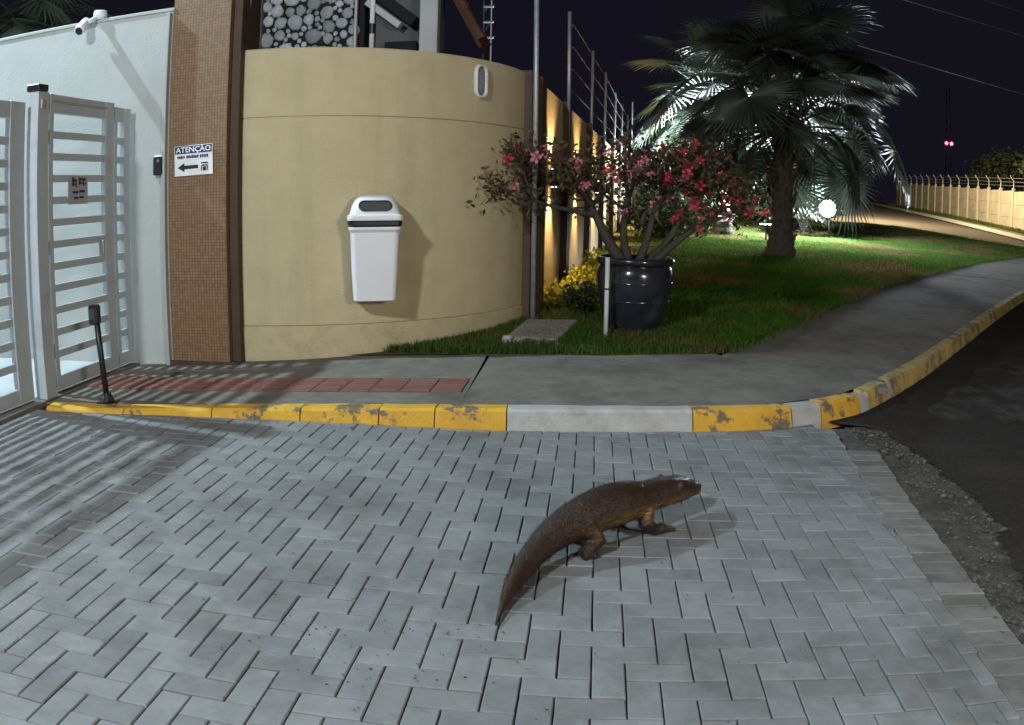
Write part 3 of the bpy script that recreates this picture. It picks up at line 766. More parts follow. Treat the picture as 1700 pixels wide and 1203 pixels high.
# ================================================================== GATE
def slat_gate(name, label, y0, y1, z0, z1, n, stiles, x=-4.18, top=.12, group=None, skip=None):
    t = thing(name, label, 'gate', (x, (y0+y1)/2, 0), group)
    for (a, b) in stiles:
        mb = MB(); mb.box((x, (a+b)/2, (z0+z1)/2), (.05, b-a, z1-z0), 0, .004); part('stile', mb, M['gate_metal'], t)
    for (a, b) in ((z0-.002, z0+.10), (z1-top, z1-.002)):
        mb = MB(); mb.box((x, (y0+y1)/2, (a+b)/2), (.046, y1-y0-.004, b-a), 0, .004); part('rail', mb, M['gate_metal'], t)
    zz = np.linspace(z0+.10, z1-top, n+1)
    for q in range(1, n):
        mb = MB(); mb.box((x+.004, (y0+y1)/2, zz[q]), (.028, y1-y0-.012, .056), 0, .003); part('slat', mb, M['gate_metal'], t)
    return t, zz
gt, zz = slat_gate('pedestrian_gate', 'white slatted steel pedestrian gate with a small grey sign, next to white wall', 2.60, 3.53, .06, 2.22, 12, [(2.602,2.66),(3.40,3.528)], top=.14)
mb = MB(); mb.box((-4.148, 3.02, 2.165), (.012, .74, .022), 0, .003); part('top_strip', mb, M['white_wall'], gt)
mb = MB(); mb.box((-4.15, 3.33, 1.05), (.05, .03, .12), 0, .006); part('lock_box', mb, M['pole_metal'], gt)
for z in (.35, 1.1, 1.9): mb = MB(); mb.tube([(-4.16,2.59,z-.05),(-4.16,2.59,z+.05)], .014, 8); part('hinge', mb, M['pole_metal'], gt)
fx, _ = slat_gate('fixed_gate_panel', 'narrow fixed white slatted panel between pedestrian gate and white wall', 3.54, 3.80, .06, 2.19, 12, [(3.542,3.585),(3.70,3.798)])
mg, _ = slat_gate('sliding_gate', 'wide white slatted sliding gate on the driveway side of gate post', -2.6, 2.34, .06, 2.14, 12, [(-2.598,-2.5),(-1.1,-1.0),(.55,.65),(2.16,2.338)], x=-4.21)
t = thing('gate_post', 'white square gate post with black cap between sliding and pedestrian gates', 'post', (-4.17,2.47,0))
mb = MB(); mb.box((-4.17,2.475,1.12), (.10,.145,2.2), 0, .006); part('post', mb, M['gate_metal'], t)
mb = MB(); mb.box((-4.165,2.45,2.245), (.115,.13,.05), 0, .006); part('cap', mb, M['black_plastic'], t)
mb = MB(); mb.box((-4.117,2.47,2.13), (.012,.06,.07), 0, .003); part('bracket', mb, M['pole_metal'], t)
# sign on the pedestrian gate
def text_mesh(body, size, name='lettering'):
    cu = bpy.data.curves.new(name, 'FONT'); cu.body = body; cu.size = size; cu.extrude = .0006; cu.align_x = 'CENTER'; cu.align_y = 'CENTER'; cu.resolution_u = 2
    cu.offset = size*.02
    o = bpy.data.objects.new(name, cu); col.objects.link(o); dg = bpy.context.evaluated_depsgraph_get()
    me = bpy.data.meshes.new_from_object(o.evaluated_get(dg)); bpy.data.objects.remove(o); return me
t = thing('gate_sign', 'small grey notice plate with dark printing on the pedestrian gate', 'sign', (-4.15,2.99,1.51))
mb = MB(); mb.box((-4.151,2.99,1.512), (.006,.27,.215), 0, .001); part('plate', mb, M['sign_grey'], t)
mb = MB()
for (y, z, wy, hz) in [(2.915,1.575,.022,.07),(2.945,1.585,.03,.02),(2.943,1.555,.022,.018),(2.96,1.56,.012,.06),(3.005,1.578,.016,.06),(3.03,1.592,.034,.018),(3.03,1.565,.03,.016),(3.06,1.573,.016,.064),(3.085,1.59,.026,.02),(3.088,1.558,.022,.018),
                       (2.95,1.495,.08,.018),(3.04,1.501,.075,.02),(2.96,1.452,.06,.016),(3.035,1.456,.06,.016)]:
    mb.box((-4.1475, y, z), (.002, wy, hz))
part('printing', mb, M['sign_black'], t)

# security camera on the white wall
t = thing('security_camera', 'white bullet security camera at the top of the white wall', 'camera', (-4.66,3.88,2.99))
mb = MB(); mb.lathe([(.001,.03),(.06,.03),(.065,0),(.065,-.05),(.001,-.05)], (-4.60,3.90,3.10), 16); part('mount', mb, M['white_metal'], t, True)
mb = MB(); mb.tube([(-4.60,3.88,3.08),(-4.63,3.80,3.03),(-4.66,3.74,2.99)], .022, 8); part('arm', mb, M['white_metal'], t, True)
cdir = Vector((.12,-.75,-.55)).normalized(); c0 = Vector((-4.675,3.76,2.995))
mb = MB(); mb.tube([c0-cdir*.05, c0-cdir*.045, c0+cdir*.13, c0+cdir*.135], [.03,.048,.048,.044], 14); part('housing', mb, M['white_metal'], t, True)
mb = MB(); mb.tube([c0+cdir*.134, c0+cdir*.139], .036, 14); part('lens', mb, M['black_plastic'], t)
# intercom box beside the pillar
t = thing('intercom', 'black intercom box on the white wall beside the mosaic pillar', 'intercom', (-3.895,3.86,1.69))
mb = MB(); mb.box((-3.893,3.855,1.69), (.10,.05,.155), 0, .006); part('box', mb, M['black_plastic'], t)
mb = MB(); mb.box((-3.893,3.875,1.69), (.122,.018,.18), 0, .004); part('backplate', mb, M['white_metal'], t)
mb = MB(); mb.tube([(-3.893,3.831,1.735),(-3.893,3.826,1.735)], .014, 10); part('lens', mb, M['glass_grey'], t)
# notice sign on the pillar
t = thing('notice_sign', 'white notice sign reading ATENÇÃO with a left arrow on the mosaic pillar', 'sign', (-3.57,3.87,1.72))
tilt = Matrix.Rotation(R(-1.5), 4, 'Y')
def sg(c, size, name, m, b=0):
    mb = MB(); p = tilt @ Vector((c[0], 0, c[1])); mb.box((-3.57+p.x, 3.868+c[2], 1.722+p.z), size, 0, b, tilt); return part(name, mb, m, t)
sg((0,0,0), (.36,.008,.25), 'plate', M['sign_white'], .002)
sg((0,.090,-.0052), (.346,.003,.062), 'header', M['sign_blue'])
me = text_mesh('ATENÇÃO', .062); o = put('lettering', me, M['sign_white'], t); o.location = (0, -.0098, .0905); o.rotation_euler = (R(90), R(-1.5), 0); o.scale = (1.12, 1, 1)
x = -.15
mb = MB()
for i in range(17):
    wd = rnd.uniform(.008,.016)
    p = tilt @ Vector((x+wd/2, 0, .030+rnd.uniform(-.002,.002)))
    mb.box((-3.57+p.x, 3.868-.0053, 1.722+p.z), (wd, .003, rnd.uniform(.018,.026))); x += wd+.0035 + (.012 if i in (4, 11) else 0)
    if x > .145: break
part('printing', mb, M['sign_blue'], t)
mb = MB(); vs = [(-.15,-.055),(-.085,-.018),(-.085,-.04),(.045,-.04),(.045,-.07),(-.085,-.07),(-.085,-.092)]
pts = [tilt @ Vector((a, 0, b)) for a, b in vs]
mb.add([(-3.57+p.x, 3.868-.0065, 1.722+p.z) for p in pts]+[(-3.57+p.x, 3.868-.0035, 1.722+p.z) for p in pts],
       [(0,1,2),(2,3,4,5),(0,2,5),(0,5,6)] + [(i, (i+1) % 7, 7+(i+1) % 7, 7+i) for i in range(7)])
part('arrow', mb, M['sign_black'], t)
mb = MB()
for (a, b, c, d) in [(.105,-.028,.062,.012),(.105,-.048,.05,.010),(.105,-.075,.030,.034),(.078,-.07,.008,.04),(.132,-.07,.008,.04)]:
    p = tilt @ Vector((a, 0, b)); mb.box((-3.57+p.x, 3.868-.0053, 1.722+p.z), (c, .003, d))
part('symbol', mb, M['sign_black'], t)

# photocell bollard
t = thing('sensor_bollard', 'slim black sensor bollard standing at the kerb in front of the gate', 'bollard', (-3.61,2.46,.02))
b = Vector((-3.61,2.46,.028)); tp = Vector((-3.648,2.445,.66))
mb = MB(); mb.tube([b, tp], .022, 10); part('post', mb, M['black_plastic'], t, True)
mb = MB(); mb.box((b.x, b.y, b.z+.006), (.13,.10,.012), 0, .003); mb.tube([b+Vector((.02,-.01,.01)), b+Vector((.005,0,.07))], [.045,.024], 10); part('base_plate', mb, M['black_plastic'], t)
mb = MB(); mb.box((tp.x-.012, tp.y, tp.z-.015), (.075,.07,.135), 0, .012); part('sensor_head', mb, M['black_plastic'], t)
mb = MB(); mb.box((tp.x-.012, tp.y-.037, tp.z-.01), (.045,.006,.07), 0, .002); part('sensor_window', mb, M['dark_grey'], t)

# litter bin on the curved wall
bo, bt_, bn = wall_frame(29.6)
bo = bo + bn*.035; bt_ = Vector((math.cos(R(18)), math.sin(R(18)), 0)); bn = Vector((math.sin(R(18)), -math.cos(R(18)), 0))   # hung square to the pavement
t = thing('litter_bin', 'white wall-mounted litter bin with domed lid and black band', 'bin', bo+Vector((0,0,.53)))
def bring(w_, d, z, n0=.015, r_=.05):
    """rounded rectangle at height z; back face n0 from the wall"""
    pts = []; hw = w_/2
    for (cx_, cy_, a0) in ((hw-r_, n0+d-r_, 0), (-hw+r_, n0+d-r_, 90), (-hw+.01, n0+.01, 180), (hw-.01, n0+.01, 270)):
        rr = r_ if a0 < 180 else .01
        for k_ in range(5):
            a = R(a0+90*k_/4); pts.append(bo + bt_*(cx_+rr*math.cos(a)) + bn*(cy_+rr*math.sin(a)) + Vector((0,0,z)))
    return pts
mb = MB(); mb.loft([bring(.325,.20,.545), bring(.345,.215,.555), bring(.372,.235,.80), bring(.395,.25,1.10), bring(.42,.27,1.125), bring(.42,.27,1.145)])
part('bin_body', mb, M['bin_white'], t, False); t.children[0].data.shade_smooth(); t.children[0].data.set_sharp_from_angle(angle=R(35))
mb = MB(); mb.loft([bring(.412,.262,1.146), bring(.428,.275,1.16), bring(.428,.275,1.19), bring(.405,.255,1.196)]); part('band', mb, M['black_plastic'], t)
mb = MB(); mb.loft([bring(.44,.29,1.197), bring(.445,.295,1.215), bring(.44,.29,1.235), bring(.405,.265,1.245), bring(.36,.235,1.32,r_=.07), bring(.315,.205,1.37,r_=.08), bring(.26,.17,1.393,r_=.07), bring(.12,.09,1.40,r_=.04)])
lid = part('lid', mb, M['bin_white'], t); lid.data.shade_smooth(); lid.data.set_sharp_from_angle(angle=R(40))
def lid_pt(u, z):                                   # front face of the domed lid
    d = float(np.interp(z, [1.245,1.32,1.37,1.393], [.265,.235,.205,.17])) + .015
    return bo + bt_*u + bn*d + Vector((0,0,z))
def slot(w_, h_, dd): return [lid_pt(u, 1.315+v)+bn*dd for (u, v) in capsule(h_, w_)] if False else [lid_pt(v, 1.312+u)+bn*dd for (u, v) in capsule(h_, w_)]
mb = MB(); mb.loft([slot(.268,.088,-.012), slot(.268,.088,.004), slot(.250,.072,.006), slot(.245,.068,-.01)], False); part('slot_rim', mb, M['black_plastic'], lid)
mb = MB(); mb.loft([slot(.247,.070,-.02), slot(.247,.070,.0015), slot(.2,.03,.0018)]); part('slot_flap', mb, M['dark_grey'], lid)
mb = MB(); mb.box(bo+bn*.008+Vector((0,0,.9)), (.10,.02,.5), R(29.6), .003); part('wall_bracket', mb, M['pole_metal'], t)

# cover slab, stone block
t = thing('cover_slab', 'flat concrete inspection cover slab lying in the weeds by the corner pole', 'slab', (-.8,5.2,.15))
mb = MB(); cs = [(-1.08,4.77),(-.63,4.68),(-.48,5.66),(-.96,5.62)]
vs = [(x, y, ground(x, y)+.055) for x, y in cs]+[(x, y, ground(x, y)-.02) for x, y in cs]
ins = [(x*.97-.79*.03*-1*-1, y*.97+5.18*.03, ground(x,y)+.062) for x, y in cs]
mb.add(vs+ins, [(8,9,10,11)] + [(q, (q+1) % 4, 8+(q+1) % 4, 8+q) for q in range(4)] + [(4+q, 4+(q+1) % 4, (q+1) % 4, q) for q in range(4)])
part('slab', mb, M['slab'], t)
mb = MB(); mb.box((-1.06,4.68,.165), (.085,.10,.085), .2, .018); solo('stone_block', mb, M['kerb_grey'], 'small pale rounded stone block, the one touching the curved wall side of the cover slab', 'stone')
mb = MB(); mb.box((-.965,4.655,.16), (.075,.09,.075), -.1, .018); solo('stone_block', mb, M['kerb_grey'], 'small pale rounded stone block, the one beside the front edge of the cover slab', 'stone')
for (x, y, r_, lb) in ((-.80,4.62,.03,'tiny pale stone under the front edge of the cover slab'),(-.62,4.60,.035,'pale stone at the front corner of the cover slab nearest the pot')):
    mb = MB(); mb.ellips((x, y, .145), (r_*1.3, r_, r_*.8), 8, 5); solo('stone', mb, M['kerb_grey'], lb, 'stone', smooth=True)

# white marker post
t = thing('marker_post', 'thin white marker post with a black ring in front of the pot', 'post', (-.214,5.05,.14))
mb = MB(); mb.tube([(-.214,5.05,.10),(-.216,5.05,.865)], .0205, 12); part('post', mb, M['white_pole'], t, True)
mb = MB(); mb.tube([(-.2155,5.05,.585),(-.2155,5.05,.60)], .0225, 12); part('ring', mb, M['black_plastic'], t)
mb = MB(); mb.tube([(-.216,5.05,.864),(-.216,5.05,.872)], .0215, 12); part('cap', mb, M['white_pole'], t)

# glazed pot and flowering desert rose
PX, PY = .05, 5.50; pz = ground(PX, PY)
t = thing('plant_pot', 'big dark blue glazed pot standing on the lawn corner', 'pot', (PX, PY, pz))
mb = MB(); mb.lathe([(.001,.0),(.225,.0),(.245,.02),(.285,.12),(.33,.28),(.36,.45),(.365,.54),(.35,.60),(.335,.625)], (PX, PY, pz), 48)
part('pot_body', mb, M['glaze'], t, True)
mb = MB(); mb.lathe([(.335,.625),(.355,.632),(.372,.655),(.372,.685),(.355,.70),(.325,.70),(.315,.66),(.31,.60)], (PX, PY, pz), 48); part('rim', mb, M['glaze'], t, True)
for zz_ in (.30, .47):
    mb = MB(); mb.lathe([(.336 if zz_ < .4 else .3625, zz_-.008),(.340 if zz_ < .4 else .368, zz_),(.336 if zz_ < .4 else .3625, zz_+.008)], (PX, PY, pz), 48); part('glaze_band', mb, M['glaze'], t, True)
mb = MB(); mb.lathe([(.001,.655),(.15,.65),(.314,.64)], (PX, PY, pz), 24); part('soil', mb, M['soil'], t)
ad = thing('desert_rose', 'flowering desert rose shrub with thick grey stems and pink flowers in the glazed pot', 'plant', (PX, PY, pz+.66))
tips = []
def stem(p0, p1, r0, r1, depth, bend=.06):
    p0, p1 = Vector(p0), Vector(p1); mid = (p0+p1)/2 + Vector((rnd.gauss(0,bend), rnd.gauss(0,bend), -bend*.6))
    ps = [p0*(1-u)**2 + mid*2*u*(1-u) + p1*u*u for u in np.linspace(0, 1, 7)]
    mb = MB(); mb.tube(ps, [r0+(r1-r0)*u for u in np.linspace(0,1,7)], 7); part('stem', mb, M['stem'], ad, True)
    if depth == 0: tips.append(p1); return
    tips.append(p1)
    d = (p1-p0).normalized()
    for k_ in range(3 if depth == 1 else 3):
        dd = (d + Vector((rnd.gauss(0,.75), rnd.gauss(0,.55), rnd.uniform(-.3,.32)))).normalized()
        stem(p1, p1+dd*rnd.uniform(.20,.36)*(1.15 if depth > 1 else .8), r1*.85, r1*.45, depth-1, .03)
z0 = pz+.66
stem((PX-.12,PY-.05,z0-.03), (PX-.42,PY-.08,z0+.50), .065, .03, 2)
stem((PX-.05,PY+.03,z0-.03), (PX-.10,PY+.10,z0+.48), .05, .026, 2)
stem((PX+.02,PY-.06,z0-.03), (PX+.16,PY-.02,z0+.50), .045, .026, 2)
stem((PX+.10,PY+.02,z0-.03), (PX+.42,PY+.06,z0+.44), .05, .026, 2)
stem((PX+.16,PY-.06,z0-.03), (PX+.62,PY-.10,z0+.38), .045, .022, 2)
stem((PX-.36,PY-.05,z0+.42), (PX-.95,PY-.10,z0+.54), .028, .014, 2)
stem((PX+.05,PY+.0,z0+.34), (PX+.28,PY+.05,z0+.68), .028, .014, 2)
def leaf_cloud(centers, n, spread, ln, wd):
    C = np.array(centers, np.float32); idx = nrng.integers(0, len(C), n); P = C[idx] + nrng.normal(0, 1, (n,3))*np.array(spread)
    d = nrng.normal(0, 1, (n,3)); d[:,2] = d[:,2]*.7+.25; d /= np.linalg.norm(d, axis=1)[:,None]
    e = np.cross(d, nrng.normal(0, 1, (n,3))); e /= np.linalg.norm(e, axis=1)[:,None]+1e-9
    L_ = (ln*nrng.uniform(.6,1.25,n))[:,None]; W_ = (wd*nrng.uniform(.7,1.2,n))[:,None]; nn = np.cross(d, e)
    V = np.stack([P, P+d*L_*.55+e*W_+nn*L_*.05, P+d*L_, P+d*L_*.55-e*W_+nn*L_*.05], 1)
    b = (np.arange(n)*4)[:,None]; F = np.concatenate([b+np.array([[0,1,2]]), b+np.array([[0,2,3]])])
    return V.reshape(-1,3), F
def leaf_part(name, V, F, m, parent):
    o = put(name, np_mesh(name, V-np.array(base_of(parent), np.float32), F), m, parent); o['kind'] = 'stuff'; return o
V, F = leaf_cloud([tuple(p) for p in tips], 3600, (.10,.10,.075), .085, .017); leaf_part('leaves', V, F, M['leaf_dark'], ad)
# flowers: one five-petalled shape shared
def flower_mesh(name, m):
    mb = MB()
    for k_ in range(5):
        a = 2*math.pi*k_/5; c, s_ = math.cos(a), math.sin(a)
        def q(r_, t_, z): return (r_*c - t_*s_, r_*s_ + t_*c, z)
        mb.add([q(.003,0,-.012), q(.022,-.012,.004), q(.036,-.009,.002), q(.040,.0,-.001), q(.036,.009,.002), q(.022,.012,.004)], [(0,1,5),(1,2,3),(1,3,5),(5,3,4)])
    mb.tube([(0,0,-.04),(0,0,-.01)], [.004,.007], 5, False)
    me = mb.mesh(name); me.materials.append(m); return me
fp, fr_ = flower_mesh('pink_flower', M['petal_pink']), flower_mesh('red_flower', M['petal_red'])
fl = 0
for i in range(135):
    p = rnd.choice(tips) + Vector((rnd.gauss(0,.07), rnd.gauss(0,.07)-.05, rnd.gauss(.02,.055)))
    pinky = p.x < PX+.22 if rnd.random() < .9 else p.x > PX
    o = put('flower', fp if pinky else fr_, None, ad); o.location = p - ad.location
    o.rotation_euler = (R(rnd.uniform(10,95)), 0, R(rnd.uniform(-70,70))); sc_ = rnd.uniform(.9,1.6); o.scale = (sc_,)*3

# golden shrubs along the wall
def shrub(name, label, c, r_, n, m, ln, wd, group, stems=7):
    gz = ground(c[0], c[1]); t = thing(name, label, 'shrub', (c[0], c[1], gz), group)
    mb = MB(); ends = []
    for i in range(stems):
        a = rnd.uniform(0, 2*math.pi); e = Vector((c[0]+math.cos(a)*r_[0]*rnd.uniform(.3,.85), c[1]+math.sin(a)*r_[1]*rnd.uniform(.3,.85), gz+r_[2]*rnd.uniform(.8,1.7)))
        mb.tube([(c[0], c[1], gz-.02), ((c[0]+e.x)/2, (c[1]+e.y)/2, gz+(e.z-gz)*.6), e], [.012,.009,.004], 5); ends.append(tuple(e))
    part('stems', mb, M['twig'], t)
    cs_ = []
    for i in range(40):
        d = Vector((rnd.gauss(0,1), rnd.gauss(0,1), rnd.gauss(0,1))).normalized()*rnd.uniform(.55,1.0)
        cs_.append((c[0]+d.x*r_[0], c[1]+d.y*r_[1], gz+r_[2]*1.0+d.z*r_[2]))
    V, F = leaf_cloud(cs_, n, (r_[0]*.16,)*3, ln, wd); V[:,2] = np.maximum(V[:,2], gz+.01)
    o = leaf_part('leaves', V, F, m, t); return t
shrub('golden_shrub', 'golden-leaved shrub under the first wall lamp, next to the corner pole', (-.66,6.75), (.24,.28,.11), 1300, M['gold_leaf'], .06, .016, 'golden shrubs at the foot of the boundary wall')
shrub('golden_shrub', 'golden-leaved shrub by the second pilaster of the boundary wall', (-.44,7.75), (.26,.34,.15), 1300, M['gold_leaf'], .06, .016, 'golden shrubs at the foot of the boundary wall')
shrub('golden_shrub', 'golden-leaved shrub on the far side of the second pilaster, behind the pot', (-.22,9.0), (.28,.36,.22), 1300, M['gold_leaf'], .06, .016, 'golden shrubs at the foot of the boundary wall')
shrub('green_shrub', 'low dull green shrub between the cover slab and the pot', (-.42,6.35), (.22,.24,.16), 900, M['bush_leaf'], .06, .014, None)
for i, (x, y, rr, lb) in enumerate([(1.4,17.5,.8,'dark rounded bush near the boundary wall, closest to the potted plant'),(2.3,20.5,.9,'dark rounded bush between boundary wall and palm trunk'),(1.9,24.5,1.1,'dark rounded bush at the far end of the lawn by the wall')]):
    shrub('dark_bush', lb, (x, y), (rr, rr, .42), 2600, M['bush_leaf'], .14, .035, 'dark bushes on the far lawn')

# ================================================================== PALMS
def fan_mesh(name, m, Rr, pet, n=38, spread=152, droop=.05, seed=0, bend=42):
    q = random.Random(seed); mb = MB(); cb_, sb_ = math.cos(R(bend)), math.sin(R(bend))
    mb.tube([(0,-pet*cb_,-pet*sb_),(0,-pet*cb_*.5,-pet*sb_*.5+.05),(0,0,0),(0,Rr*.3,-.01)], [.032,.024,.016,.006], 5)
    da = 2*R(spread)/n
    for i in range(n):
        a = -R(spread)+da*(i+.5); rr = Rr*(1-.18*abs(a)/R(spread))*q.uniform(.9,1.06); rm = rr*.44
        hw = math.tan(da/2)*rm*1.02
        def P_(r_, t_, z): return (r_*math.sin(a)+t_*math.cos(a), r_*math.cos(a)-t_*math.sin(a), z - .12*(r_/Rr)**2*Rr)
        jl = q.uniform(-.05,.05)*rr
        mb.add([P_(0,0,0), P_(rm,-hw,-.018), P_(rm,0,.014), P_(rm,hw,-.018), P_(rr*.80,-hw*.45+jl*.4,-.03-droop*.25*rr*q.uniform(.5,1.4)), P_(rr*.80,hw*.45+jl*.4,-.03-droop*.25*rr), P_(rr, jl, -.03-droop*rr*q.uniform(.4,1.6))],
               [(0,1,2),(0,2,3),(1,4,2),(2,4,5),(2,5,3),(4,6,5)])
    me = mb.mesh(name); me.materials.append(m); return me
def palm(name, label, base, th, tr, fan, count, e0, e1, seed, lens_gap=None):
    q = random.Random(seed); b = Vector(base); t = thing(name, label, 'palm tree', b)
    prof = []; nz_ = 34
    for i in range(nz_+1):
        u = i/nz_; z = th*u; r_ = tr*(1.28-.42*min(1, u*5)) + tr*.10*((i % 2)*2-1)*.5 + tr*.18*max(0, u-.8)*5*.6
        prof.append((r_, z-.05 if i == 0 else z))
    prof.append((.02, th+.05)); mb = MB(); mb.lathe(prof, b, 20); part('trunk', mb, M['trunk'], t)
    # old leaf-base boots
    boot = MB(); boot.box((0,.02,.09), (.10,.05,.22), 0, .012); boot = boot.mesh('leaf_base'); boot.materials.append(M['trunk'])
    for i in range(54):
        a = i*2.39996; z = th*(.10+.88*i/54); o = put('leaf_base', boot, None, t); o.location = (math.cos(a)*tr*.93, math.sin(a)*tr*.93, z)
        o.rotation_euler = (R(-22), 0, a-math.pi/2); o.scale = (tr/.30,)*3
    apex = Vector((0,0,th))
    for i in range(count):
        u = (i+.5)/count; az = i*2.39996+q.uniform(-.2,.2); el = R(e1+(e0-e1)*u + q.uniform(-6,6))
        me, pet, bend = fan[i % len(fan)]
        s_ = q.uniform(.88,1.1)
        if lens_gap is not None and el < R(20):
            da_ = (math.degrees(az)-lens_gap+180) % 360 - 180
            if abs(da_) < 26 or (el < R(-5) and -75 < da_ < 30): continue          # low fronds left out so the camera sees the floodlight lens
        d = Vector((math.cos(el)*math.cos(az), math.cos(el)*math.sin(az), math.sin(el)))
        eb = el-R(bend); bd = Vector((math.cos(eb)*math.cos(az), math.cos(eb)*math.sin(az), math.sin(eb)))
        side = Vector((math.sin(az), -math.cos(az), 0)); nrm = side.cross(bd).normalized()
        rot = Matrix((side, bd, nrm)).transposed().to_4x4() @ Matrix.Rotation(q.uniform(-.4,.4), 4, 'Y')
        o = put('frond', me, None, t)
        o.matrix_local = Matrix.Translation(apex + d*(pet*s_) + Vector((0,0,.10*(u-.3)))) @ rot @ Matrix.Scale(s_, 4)
    return t
fans = [(fan_mesh('frond_wide', M['frond'], 1.25, 1.85, 46, seed=1, bend=45), 1.85, 45), (fan_mesh('frond_mid', M['frond'], 1.15, 1.45, 46, seed=2, bend=30), 1.45, 30), (fan_mesh('frond_long', M['frond'], 1.28, 2.25, 46, seed=3, bend=55), 2.25, 55)]
palm('fan_palm', 'large fan palm with dark spiky fronds on the lawn in front of the floodlight', (3.52,14.7,ground(3.52,14.7)), 2.55, .26, fans, 68, -42, 86, 5, lens_gap=-65)
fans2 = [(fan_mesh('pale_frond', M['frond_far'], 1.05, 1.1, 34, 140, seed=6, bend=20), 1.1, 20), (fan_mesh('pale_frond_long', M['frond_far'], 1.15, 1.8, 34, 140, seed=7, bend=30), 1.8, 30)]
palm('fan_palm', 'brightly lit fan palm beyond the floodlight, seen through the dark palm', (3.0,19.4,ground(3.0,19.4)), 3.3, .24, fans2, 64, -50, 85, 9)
palm('fan_palm', 'palm behind the tall white wall with only its drooping frond tips showing', (-11.4,10.9,0), 5.2, .22, fans2, 16, -55, 30, 12)
# small spiky plant at the floodlight
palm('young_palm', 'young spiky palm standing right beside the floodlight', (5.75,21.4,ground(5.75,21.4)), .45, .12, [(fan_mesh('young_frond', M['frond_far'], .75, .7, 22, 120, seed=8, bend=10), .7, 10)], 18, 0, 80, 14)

# floodlight on the lawn
fz = ground(6.28,20.45)
t = thing('floodlight', 'dazzling white floodlight on a stake in the lawn behind the palm', 'floodlight', (6.22,20.45,fz))
mb = MB(); mb.tube([(6.22,20.5,fz-.05),(6.22,20.5,fz+.75)], .025, 8); part('stake', mb, M['dark_metal'], t, True)
mb = MB(); mb.box((6.16,20.53,1.47), (.52,.09,.50), -.25, .02); part('housing', mb, M['dark_metal'], t)
mb = MB(); mb.tube([(6.146,20.482,1.47),(6.140,20.460,1.47)], [.23,.22], 20); part('lens', mb, M['lens_cool'], t)
mb = MB(); mb.tube([(5.92,20.56,1.40),(5.93,20.56,1.24),(6.38,20.50,1.24),(6.39,20.50,1.40)], .012, 6); part('bracket', mb, M['dark_metal'], t)
lamp('lamp_light', 'SPOT', (6.12,20.42,1.47), 2000, (.80,.91,1.0), .15, (4.2,13.0,1.9), 150, .5, t)
lamp('lamp_light', 'POINT', (5.2,20.3,2.4), 3500, (.80,.91,1.0), .2, parent=t)  # added point light away from the fixture, brightening the fronds around it
fz2 = ground(3.95,18.3)
t = thing('floodlight', 'added floodlight hidden on the grass between the dark palm and the brightly lit palm', 'floodlight', (3.95,18.3,fz2))  # added uplight hidden behind the dark palm, so lit fronds show through it
mb = MB(); mb.tube([(3.95,18.3,fz2-.05),(3.95,18.3,fz2+.28)], .025, 8); part('stake', mb, M['dark_metal'], t, True)
mb = MB(); mb.box((3.95,18.3,fz2+.33), (.30,.26,.10), .4, .02); part('housing', mb, M['dark_metal'], t)
mb = MB(); mb.box((3.95,18.3,fz2+.385), (.25,.21,.012), .4, .004); part('lens', mb, M['lens_cool'], t)
lamp('lamp_light', 'SPOT', (3.93,18.3,fz2+.46), 12000, (.80,.91,1.0), .12, (2.9,19.0,4.2), 150, .4, t)

# ================================================================== FAR STREET
FA = Vector((22.6,38.0)); FB = Vector((27.4,65.0)); fd = (FB-FA).normalized(); fn = Vector((fd.y, -fd.x)); faz = math.atan2(fd.y, fd.x)-math.pi/2
t = thing('far_panel_wall', 'long pale concrete panel wall with posts across the far road', 'wall', (FA.x, FA.y, rise(FA.y)))
sp = 2.55; nseg = int((FB-FA).length/sp)+6
for i in range(-3, nseg):
    p = FA+fd*(i*sp); z = rise(p.y); mb = MB(); mb.box((p.x, p.y, z+1.1), (.16,.20,2.5), faz, .01); pw = part('post', mb, M['far_post'], t)
    mb = MB(); mb.tube([(p.x, p.y, z+2.3), (p.x, p.y, z+2.75), (p.x-.25, p.y, z+3.05)], .035, 5); part('barb_arm', mb, M['far_post'], pw)
    p2 = p+fd*sp/2
    for r_ in range(3):
        mb = MB(); mb.box((p2.x+.03, p2.y, rise(p2.y)+.36+.74*r_), (.07, sp-.21, .73), faz, .008); part('panel', mb, M['far_wall'], t)
for e in range(3):
    a, b = FA-fd*3*sp, FA+fd*nseg*sp
    mb = MB(); mb.tube([(a.x-.08*e, a.y, rise(a.y)+2.5+.2*e), (b.x-.08*e, b.y, rise(b.y)+2.5+.2*e)], .012, 4)
    solo('barbed_wire', mb, M['pole_metal'], ('lowest', 'middle', 'highest')[e]+' barbed wire strand above the far panel wall', 'wire')
def far_strip(name, off0, off1, dz, m):
    vs = []
    for i in range(-4, 30):
        p = FA+fd*(i*2.0); 
        for o_ in (off0, off1): q = p-fn*o_; vs.append((q.x, q.y, rise(q.y)+dz))
    return struct(name, MB().add(vs, [(2*i, 2*i+1, 2*i+3, 2*i+2) for i in range(33)]), m)
far_strip('far_verge', .0, 1.3, .12, M['lawn'])
far_strip('far_sidewalk', 1.3, 2.3, .11, M['concrete'])
def far_kerb(name, pts, m):
    mb = MB(); rings = []
    for (x, y) in pts: rings.append([(x-.08,y,rise(y)-.03),(x+.08,y,rise(y)-.03),(x+.07,y,rise(y)+.14),(x-.07,y,rise(y)+.14)])
    mb.loft(rings); return struct(name, mb, m)
far_kerb('far_kerb', [((FA+fd*(i*2)-fn*2.4).x, (FA+fd*(i*2)-fn*2.4).y) for i in range(-4, 30)], M['kerb_grey'])
far_kerb('lawn_kerb', catmull([(17.3,22.4),(15.9,23.5),(14.4,24.6),(13.5,26),(12.95,28.5),(12.1,31.2)], 5), M['kerb_pale'])
pts = []
